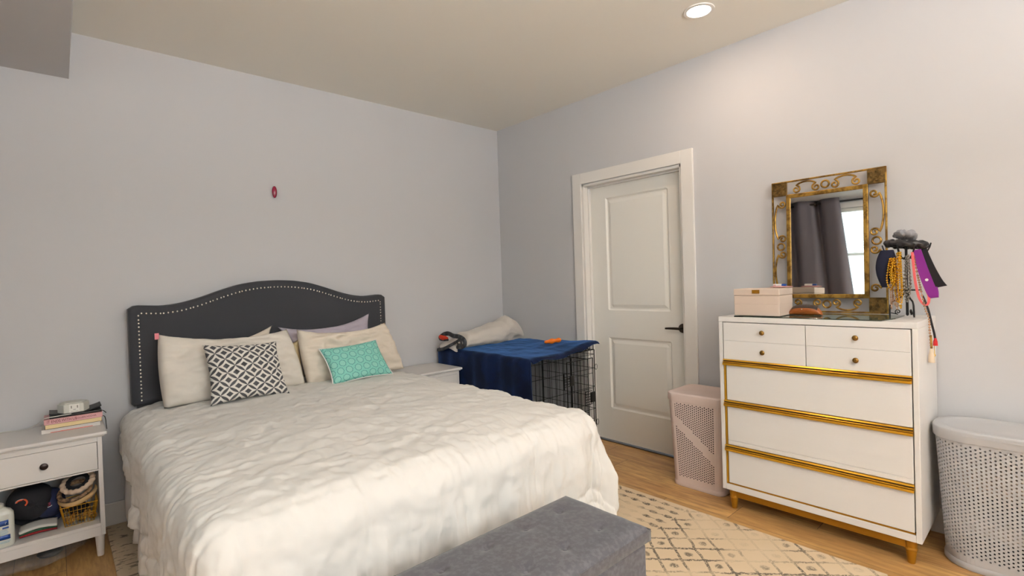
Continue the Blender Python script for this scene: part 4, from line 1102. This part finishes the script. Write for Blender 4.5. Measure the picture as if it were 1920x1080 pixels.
o = MB().grid(navy, 110, 70).build('throw_blanket', M['navy'], smooth=True, angle=180)
sd = o.modifiers.new('solid', 'SOLIDIFY'); sd.thickness = .007; sd.offset = 1
tag(o, 'navy velvet blanket draped over the dog crate', 'blanket')
# rolled fleece blanket on top
rb = thing('rolled_blanket', 'cream fleece blanket rolled up on the navy covered crate', 'blanket', (-.42, -.27, CZ+.01))
def roll(u_, v_):
    x = -.70+.745*u_*.99; h = .066+.044*max(0, min(1, (u_-.15)/.55))**1.3
    end = min(1, (1-u_)/.30)**.5; st = min(1, (u_+.001)/.05)**.4; h *= max(.04, end)*max(.3, st)
    if u_ > .62: h *= 1.10
    A = v_*2*PI; n_ = 1+.13*nz(x*5, math.cos(A)*1.5, math.sin(A)*1.5)+.03*math.sin(x*40+A*2)
    wy = (.105+.03*u_)*max(.1, end)
    return (x, -.245+.02*u_+wy*math.cos(A)*n_, CZ+.020+h*.92+h*math.sin(A)*n_)
MB().grid(lambda a_, b_: roll(b_, a_), 40, 60, True).build('roll', M['fleece'], rb, smooth=True, angle=180)
# tail lying over the crate edge
def tail(u_, v_):
    s = u_*.26; y = -.10-.23*v_
    if s < .10: x = -.64-s*1.0; z = CZ+.060+.030*math.sin(v_*PI)-.02*u_
    else:
        d = s-.10; x = -.74-.045*math.sin(min(1, d/.07)*PI/2)-.004*math.sin(v_*9); z = CZ+.052-.0*d-(d-.02 if d > .02 else 0)*.36+.022*math.sin(v_*PI)
    return (x, y, z)
MB().grid(tail, 26, 16).build('blanket_tail', M['fleece'], rb, smooth=True, angle=180, solid=.016)
# dark trim folded along the end: an S curve
sc = smoothpts([(-.795, -.075, .735), (-.797, -.160, .750), (-.797, -.255, .785), (-.795, -.33, .815), (-.79, -.375, .835), (-.788, -.392, .812), (-.788, -.365, .795), (-.79, -.345, .806)], 8)
MB().tube(sc, lambda t: .015-.006*t, 10, flat=.7).build('dark_trim', M['darkstripe'], rb, smooth=True)
sc = smoothpts([(-.79, -.115, .848), (-.79, -.165, .870), (-.79, -.228, .878), (-.79, -.293, .864), (-.785, -.365, .860), (-.783, -.42, .840), (-.783, -.432, .807), (-.785, -.395, .781), (-.788, -.339, .777)], 8)
MB().tube(sc, lambda t: .0165+.002*math.sin(t*PI), 10, flat=.8).build('dark_trim', M['darkstripe'], rb, smooth=True)
MB().tube([(-.79, -.10, .848), (-.795, -.13, .846), (-.797, -.17, .840), (-.795, -.215, .838)], lambda t: .011+.012*math.sin(PI*t), 10).build('red_corner', M['red'], rb, smooth=True)
MB().tube(smoothpts([(-.79, -.095, .845), (-.80, -.12, .826), (-.80, -.17, .822), (-.80, -.23, .828)]), .009, 8).build('dark_trim', M['darkstripe'], rb, smooth=True)
# orange toy
def toy(u_, v_):
    A = v_*2*PI; x = -.27+.10*u_; y = -.80-.10*u_*.9
    h = .016*(1-abs(2*u_-1)**4)**.5*(1+.22*math.cos(u_*PI*4.4+.4))+.0006
    return (x+h*.4*math.cos(A), y+h*math.cos(A), CZ+.038+lift(x, y)+.006+h*math.sin(A)*(1+.1*math.sin(A*5)))
tag(MB().grid(lambda a_, b_: toy(b_, a_), 20, 40, True).build('dog_toy', M['orange'], smooth=True, angle=180), 'bright orange rubber toy on the navy blanket', 'dog toy')

# ------------------------------------------------------------------ nightstands
NX0, NX1, NF, NB, NT = -3.437, -2.974, -.415, -.02, .615
def nightstand():
    t = thing('nightstand', 'white nightstand with books on it, left of the bed', 'nightstand', ((NX0+NX1)/2, (NF+NB)/2, 0))
    w = MB().prism([(NF, 0), (NF, .009), (NF+.006, .018), (NB, .018), (NB, 0), (NF+.012, 0), (NF+.012, -.006), (NF+.004, -.004)], 0, 1)
    tp = MB()
    tp.box(NX0, NX1, NF, NB, NT-.016, NT); tp.box(NX0+.010, NX1-.010, NF+.010, NB, NT-.024, NT-.016)
    tp.build('tabletop', M['ns_white'], t, bevel=.004)
    a, b = NX0+.020, NX1-.020; fy = NF+.020
    for x in (a, b-.018): box(x, x+.018, fy, NB, .105, NT-.024).build('side_panel', M['ns_white'], t, bevel=.0015)
    box(a+.018, b-.018, NB-.008, NB, .12, NT-.024).build('back_panel', M['ns_white'], t)
    box(a+.018, b-.018, fy, NB-.008, NT-.048, NT-.024).build('top_rail', M['ns_white'], t)
    box(a+.018, b-.018, fy, NB-.008, .425, .432).build('divider', M['ns_white'], t)
    d = box(a+.020, b-.020, fy-.001, NB-.03, .434, NT-.050).build('drawer', M['ns_white'], t, bevel=.0015)
    MB().lathe([(.0005, .024), (.009, .0235), (.0145, .020), (.0155, .016), (.012, .012), (.006, .009), (.005, 0)], 24, Matrix.Translation(((a+b)/2, fy-.001, .50)) @ Matrix.Rotation(PI/2, 4, 'X')).build('knob', M['brownknob'], d, smooth=True)
    box(a+.018, b-.018, fy, NB-.008, .150, .166).build('shelf', M['ns_white'], t, bevel=.002)
    box(a+.018, b-.018, fy, fy+.016, .105, .150).build('apron', M['ns_white'], t, bevel=.001)
    for x in (a+.022, b-.022):
        for y in (fy+.022, NB-.022): MB().lathe([(.0125, 0), (.0135, .002), (.0195, .105)], 20, Matrix.Translation((x, y, 0))).build('leg', M['ns_white'], t, smooth=True, angle=50)
    return t
n1 = nightstand()
n2 = copy_tree(n1); n2.location.x += (-.800 - NX1); n2.location.z += .0112; n2['label'] = 'white nightstand between the bed and the dog crate, partly hidden by the comforter'

# books and small things on the left nightstand
def book(x0, x1, y0, y1, z0, z1, mc, mp_, label, rot=0, spine=True):
    t = thing('book', label, 'book', ((x0+x1)/2, (y0+y1)/2, z0))
    w = MB(); c_ = .0018
    w.box(x0, x1, y0, y1, z0, z0+c_); w.box(x0, x1, y0, y1, z1-c_, z1)
    if spine: w.box(x0, x1, y0-c_, y0, z0, z1)
    else: w.box(x0, x1, y1, y1+c_, z0, z1)
    w.build('cover', mc, t)
    box(x0+.002, x1-.002, y0+.0005, y1-.002, z0+c_, z1-c_).build('pages', mp_, t)
    return t
bz = NT
b1 = book(-3.212, -2.990, -.235, -.09, bz, bz+.019, M['whitepaper'], M['whitepaper'], 'pale book at the bottom of the nightstand stack')
box(-3.18, -3.02, -.2375, -.2370, bz+.001, bz+.004).build('printed_edge', M['coral'], b1)
b2 = book(-3.200, -2.982, -.240, -.10, bz+.0195, bz+.0425, M['darkcover'], M['paper'], 'dark book with cream page edges, second from the bottom of the stack', spine=False)
b3 = book(-3.202, -2.980, -.245, -.105, bz+.043, bz+.068, M['rose'], M['whitepaper'], 'rose pink paperback lying third up in the stack')
text('title', 'IT ENDS WITH US', .0195, M['maroon'], b3, frame_m((-3.136, -.2470, bz+.0555), (1, 0, 0), (0, 0, 1)), sx=.72)
text('author_line', 'COLLEEN HOOVER', .0125, M['maroon'], b3, frame_m((-3.045, -.2470, bz+.0555), (1, 0, 0), (0, 0, 1)), sx=.75)
ta = thing('tablet_case', 'black padded folder lying on top of the pink paperback', 'folder', (-3.09, -.17, bz+.068))
box(-3.182, -2.982, -.240, -.10, bz+.0685, bz+.080).build('folder_body', M['black'], ta, bevel=.004)
def flp(u_, v_):
    x = -3.182+.20*u_; return (x, -.236+.13*v_, bz+.081+.018*abs(2*u_-1)**2.2*(1 if u_ > .5 else .55))
MB().grid(flp, 20, 8).build('raised_flap', M['black'], ta, smooth=True, solid=.003)
dv = thing('charging_hub', 'off white angular charger with a socket plate on the black folder', 'charger', (-3.09, -.20, bz+.084))
w = MB()
prof = [(-3.152, -.195), (-3.128, -.236), (-3.052, -.236), (-3.028, -.195), (-3.052, -.150), (-3.128, -.150)]
w.prism(prof, bz+.0835, bz+.128); w.prism([(x*.88-3.09*.12, y*.88-.193*.12) for x, y in prof], bz+.128, bz+.134)
w.build('housing', M['device'], dv, bevel=.004)
pl = box(-3.108, -3.067, -.2385, -.236, bz+.085, bz+.127).build('socket_plate', M['plate'], dv, bevel=.001)
for x in (-3.099, -3.076): box(x-.0022, x+.0022, -.2392, -.2384, bz+.106, bz+.119).build('slot', M['slot'], pl)
box(-3.092, -3.082, -.2392, -.2384, bz+.098, bz+.1005).build('slot', M['slot'], pl); box(-3.102, -3.073, -.2392, -.2384, bz+.090, bz+.0912).build('printed_line', M['slot'], pl)
o = MB().tube(smoothpts([(-3.10, -.245, bz+.081), (-3.16, -.25, bz+.080), (-3.20, -.235, bz+.074), (-3.225, -.19, bz+.045), (-3.27, -.10, bz+.012), (-3.34, -.05, bz+.006), (-3.43, -.035, bz+.006)]), .0022, 6).build('power_cable', M['cord'], smooth=True)
tag(o, 'thin white cable trailing from the charger across the nightstand', 'cable')
o = MB().tube(smoothpts([(-2.984, -.15, bz+.060), (-2.972, -.16, bz+.058), (-2.962, -.18, bz+.048)]), .0018, 6).build('charger_cable', M['black'], smooth=True)
tag(o, 'short black cable end sticking out of the stack', 'cable')
o = MB().tube(smoothpts([(-2.984, -.22, bz+.040), (-2.972, -.225, bz+.040), (-2.968, -.24, bz+.024), (-2.968, -.26, bz+.004), (-2.966, -.27, bz-.02)]), .0018, 6).build('charger_cable', M['black'], smooth=True)
tag(o, 'black cable hanging over the right edge of the nightstand', 'cable')

# shelf contents of the left nightstand
SZ = .1662
lb = thing('lotion_bottle', 'white lotion pump bottle with blue label on the nightstand shelf', 'bottle', (-3.362, -.355, SZ))
def bot(u_, v_):
    A = u_*2*PI; prof = [(.001, 0), (.93, 0), (1, .006), (1, .125), (.97, .145), (.80, .160), (.45, .172), (.30, .176), (.001, .176)]
    t = v_*(len(prof)-1); i = min(int(t), len(prof)-2); q = t-i; k_ = prof[i][0]*(1-q)+prof[i+1][0]*q; zz = prof[i][1]*(1-q)+prof[i+1][1]*q
    cx_, sy_ = math.cos(A), math.sin(A); e = 2/3.2
    return (-3.362+.050*k_*abs(cx_)**e*(1 if cx_ > 0 else -1), -.355+.030*k_*abs(sy_)**e*(1 if sy_ > 0 else -1), SZ+.001+zz)
MB().grid(bot, 48, 32, True).build('bottle_body', M['bottle'], lb, smooth=True, angle=40)
w = MB(); w.lathe([(.014, .172), (.018, .174), (.018, .190), (.013, .194), (.006, .196), (.006, .210)], 20, Matrix.Translation((-3.362, -.355, SZ)))
w.build('pump_collar', M['device'], lb, smooth=True, angle=40)
def lab(z0_, z1_, x0_, x1_, m_, nm):
    w = MB(); w.grid(lambda a_, b_: (x0_+(x1_-x0_)*a_, -.355-.0306*(1-abs((x0_+(x1_-x0_)*a_+3.362)/.0505)**3.2)**(1/3.2), SZ+z0_+(z1_-z0_)*b_), 8, 1); return w.build(nm, m_, lb, smooth=True, solid=.0006)
lab(.098, .122, -3.402, -3.330, M['blue'], 'label_band'); lab(.036, .056, -3.402, -3.326, M['blue'], 'label_band'); lab(.084, .092, -3.350, -3.330, M['blue'], 'label_spot')
for z0_ in (.078, .072, .066, .060, .028, .022): lab(z0_, z0_+.0018, -3.395, -3.335+random.random()*.01, M['cyan'], 'label_line')
text('label_text', 'er', .018, M['plate'], lb, frame_m((-3.343, -.3848, SZ+.110), (1, 0, .0), (0, 0, 1)))
# caps
def cap(name, c, rx, ry, rz, m, label, tilt_, brim=None, brim_m=None, seed=0):
    t = thing(name, label, 'cap', c)
    Tm = Matrix.Translation(c) @ Matrix.Rotation(tilt_[2], 4, 'Z') @ Matrix.Rotation(tilt_[0], 4, 'X') @ Matrix.Rotation(tilt_[1], 4, 'Y')
    def cr_(u_, v_):
        A = u_*2*PI; B_ = v_*PI/2; k_ = 1+.04*nz(math.cos(A)*2+seed, math.sin(A)*2, v_*2)
        return Tm @ Vector((rx*math.cos(A)*math.cos(B_)**.75*k_, ry*math.sin(A)*math.cos(B_)**.75*k_, rz*math.sin(B_)*k_))
    MB().grid(lambda a_, b_: cr_(a_, min(b_, .999)), 40, 14, True).build('crown', m, t, smooth=True, angle=180, solid=.002)
    MB().ball(Tm @ Vector((0, 0, rz)), .006, .006, .003).build('top_button', m, t, smooth=True)
    if brim:
        def br(u_, v_):
            A = -PI/2 + (u_-.5)*2.2; k_ = v_*brim
            return Tm @ Vector((rx*math.cos(A)*(1+.15*v_), ry*math.sin(A)-k_*math.cos((u_-.5)*2.6), -.022*v_*0-.03*(abs(u_-.5)*2)**2*v_))
        MB().grid(br, 24, 8).build('visor', brim_m or m, t, smooth=True, angle=180, solid=.003)
    return t, Tm
c1, T1 = cap('baseball_cap', (-3.262, -.21, .300), .085, .085, .100, M['blackcap'], 'black cap with an orange letter logo leaning on the nightstand shelf', (R(88), 0, R(8)), .03, seed=1)
def logo(T_, pts, rr, m_, par, nm='logo'): MB().tube([T_ @ Vector(p) for p in pts], rr, 6, flat=.5).build(nm, m_, par, smooth=True)
def arcp(cx_, cy_, rx_, ry_, a0, a1, zf, n_=14): return [(cx_+rx_*math.cos(R(a0+(a1-a0)*k/n_)), cy_+ry_*math.sin(R(a0+(a1-a0)*k/n_)), 0) for k in range(n_+1)]
def onwall(cx_, y_, cz_): return frame_m((cx_, y_, cz_), (1, 0, 0), (0, 0, 1))
T_l = onwall(-3.290, -.322, .335)
logo(T_l, arcp(0, 0, .016, .009, 70, 180, 0), .0035, M['orangelogo'], c1); logo(T_l, arcp(0, -.006, .020, .018, -50, 60, 0), .0035, M['orangelogo'], c1)
logo(T_l, arcp(0, 0, .0185, .0125, 60, 185, 0), .0012, M['whiteband'], c1, 'logo_outline')
c2, T2 = cap('baseball_cap', (-3.190, -.20, .268), .058, .070, .085, M['navycap'], 'navy cap with a small red and white logo beside the gold basket', (R(80), 0, R(-20)), .03, seed=2)
T_l = onwall(-3.196, -.288, .285)
logo(T_l, arcp(0, 0, .007, .005, 40, 320, 0), .0022, M['redband'], c2); logo(T_l, arcp(-.002, -.004, .013, .009, 200, 340, 0), .0014, M['whiteband'], c2, 'logo_outline')
# striped visors stacked under the caps
for k, (m_, nm, lbl) in enumerate(((M['whiteband'], 'cap_visor', 'white curved band at the foot of the black cap'), (M['green'], 'cap_visor', 'green curved band below the white one under the caps'), (M['redband'], 'cap_visor', 'dark red curved band lowest under the caps'))):
    w = MB(); w.grid(lambda a_, b_: (-3.30+.13*a_, -.345+.10*b_+.01*k, SZ+.030-.0115*k-.02*a_*a_*0+.012*math.sin(a_*PI)*(1-.3*k)*.8), 20, 6)
    o = w.build(nm, m_, c1 if True else None, smooth=True, solid=.009)
# gold wire basket
gb = thing('wire_basket', 'small gold wire basket of hair things on the nightstand shelf', 'basket', (-3.085, -.28, SZ))
BT, BB = (-3.158, -3.018, -.355, -.20, .268), (-3.142, -3.034, -.335, -.22, SZ+.003)
w = MB()
def rim(x0, x1, y0, y1, z, th): 
    for a_, b_ in (((x0, y0, z), (x1, y0, z)), ((x1, y0, z), (x1, y1, z)), ((x1, y1, z), (x0, y1, z)), ((x0, y1, z), (x0, y0, z))): w.bar(a_, b_, th)
for k in range(5):
    t_ = k/4; rim(*[BB[i]*(1-t_)+BT[i]*t_ for i in range(5)], .0032 if k == 4 else .0018)
n_ = 9
for k in range(n_+1):
    t_ = k/n_
    for j in (2, 3): w.bar((BB[0]+(BB[1]-BB[0])*t_, BB[j], BB[4]), (BT[0]+(BT[1]-BT[0])*t_, BT[j], BT[4]), .0018)
    for j in (0, 1): w.bar((BB[j], BB[2]+(BB[3]-BB[2])*t_, BB[4]), (BT[j], BT[2]+(BT[3]-BT[2])*t_, BT[4]), .0018)
    w.bar((BB[0]+(BB[1]-BB[0])*t_, BB[2], BB[4]), (BB[0]+(BB[1]-BB[0])*t_, BB[3], BB[4]), .0015)
w.build('wire_frame', M['brightgold'], gb)
for k in range(5):
    x = -3.125+.022*k; w = MB()
    w.tube([(x+.014*math.cos(t), -.318+.004*math.sin(t*2), SZ+.022+(k % 2)*.02+.013*math.sin(t)) for t in [2*PI*q/14 for q in range(14)]], .003, 6, closed=True)
    for q in range(4): w.bar((x-.010+.006*q, -.318, SZ+.012+(k % 2)*.02), (x-.010+.006*q, -.300, SZ+.030+(k % 2)*.02), .003)
    tag(w.build('hair_clip', M['clips'], smooth=True), 'amber brown hair clip inside the gold wire basket', 'hair clip', 'hair clips in the basket')
o = MB().ball((-3.09, -.265, .225), .042, .040, .028).build('dark_pouch', M['blackcap'], smooth=True); tag(o, 'dark cloth bundle inside the gold wire basket', 'pouch')
def band(c, rx, ry, th, fl, m, label, name='headband', tx=0, ty=0, a0=0, a1=360, braid=0):
    rot = Matrix.Translation(c) @ Matrix.Rotation(R(tx), 4, 'X') @ Matrix.Rotation(R(ty), 4, 'Y'); n_ = 60
    full = abs(a1-a0) >= 360
    mb = MB()
    def fn(u_, v_):
        A = R(a0+(a1-a0)*u_); B_ = v_*2*PI; t_ = th*(1+(braid*.16*math.sin(A*15+B_) if braid else 0))*(1 if full else math.sin(PI*min(max(u_, .02), .98))**.35)
        return rot @ Vector(((rx+t_*math.cos(B_)*fl)*math.cos(A), (ry+t_*math.cos(B_)*fl)*math.sin(A), t_*math.sin(B_)))
    mb.grid(fn, n_*2, 12)
    return tag(mb.build(name, m, smooth=True, angle=180), label, 'headband')
band((-3.088, -.30, .365), .058, .066, .0115, 1, M['headcream'], 'cream braided ring headband on top of the basket', tx=24, ty=-14, braid=1)
band((-3.088, -.29, .365), .040, .046, .010, 1, M['blackcap'], 'black headband inside the cream braided ring', tx=24, ty=-14)
band((-3.100, -.29, .322), .060, .075, .010, 1, M['leopard'], 'thin animal print headband under the cream ring', tx=16, ty=-12)
band((-3.090, -.275, .300), .072, .088, .0125, .8, M['headtan'], 'padded sand coloured headband on the rim of the basket', tx=10, ty=-13, a0=170, a1=370)

# clear plastic bag on the floor under the nightstand
def bag(u_, v_):
    A = u_*2*PI; B_ = v_*PI; k_ = 1+.22*nz(math.cos(A)*2.2, math.sin(A)*2.2, B_*2, 3)
    return (-3.25+.165*math.cos(A)*math.sin(B_)**.6*k_, -.24+.125*math.sin(A)*math.sin(B_)**.6*k_, .047-.044*math.cos(B_)*(k_ if B_ > PI/2 else 1))
w = MB().grid(lambda a_, b_: bag(a_, min(max(b_, .002), .998)), 70, 34)
o = w.build('plastic_bag', M['film'], smooth=True, angle=180); tag(o, 'crumpled clear plastic bag on the floor under the left nightstand', 'plastic bag')
o = MB().ball((-3.20, -.23, .032), .05, .035, .022).build('dark_parcel', M['black'], smooth=True); tag(o, 'dark item inside the clear plastic bag', 'parcel')

# sandal and woven bag beside the bed
sn = thing('sandal', 'brown leather sandal strap beside the bed on the rug', 'sandal', (-2.80, -.50, .011))
w = ribbon(smoothpts([(-2.70, -.47, .020), (-2.78, -.455, .026), (-2.84, -.47, .028), (-2.872, -.50, .027), (-2.868, -.535, .024), (-2.82, -.565, .022), (-2.72, -.575, .020)]), .022, .004, (0, .0, 1))
w.build('strap', M['sandal'], sn, smooth=True)
box(-2.80, -2.62, -.56, -.47, .0115, .020).build('sole', M['sandal'], sn, bevel=.004)
MB().ball((-2.874, -.513, .027), .003).build('stud', M['nail'], sn, smooth=True)
wb = thing('woven_bag', 'multicoloured woven bag lying on the rug against the bed', 'bag', (-2.80, -.70, .011))
def wbg(u_, v_):
    A = u_*2*PI; B_ = v_*PI; k_ = 1+.08*nz(math.cos(A)*2, math.sin(A)*2, B_*2)
    return (-2.785+.10*math.cos(A)*math.sin(B_)**.6*k_, -.70+.15*math.sin(A)*math.sin(B_)**.6*k_, .040-.026*math.cos(B_)*k_)
MB().grid(lambda a_, b_: wbg(a_, min(max(b_, .002), .998)), 40, 20).build('bag_body', M['woven'], wb, smooth=True, angle=180)
MB().tube(smoothpts([(-2.86, -.56, .02), (-2.87, -.60, .055), (-2.845, -.66, .065), (-2.83, -.72, .06)]), .006, 8).build('handle', M['blackcap'], wb, smooth=True)
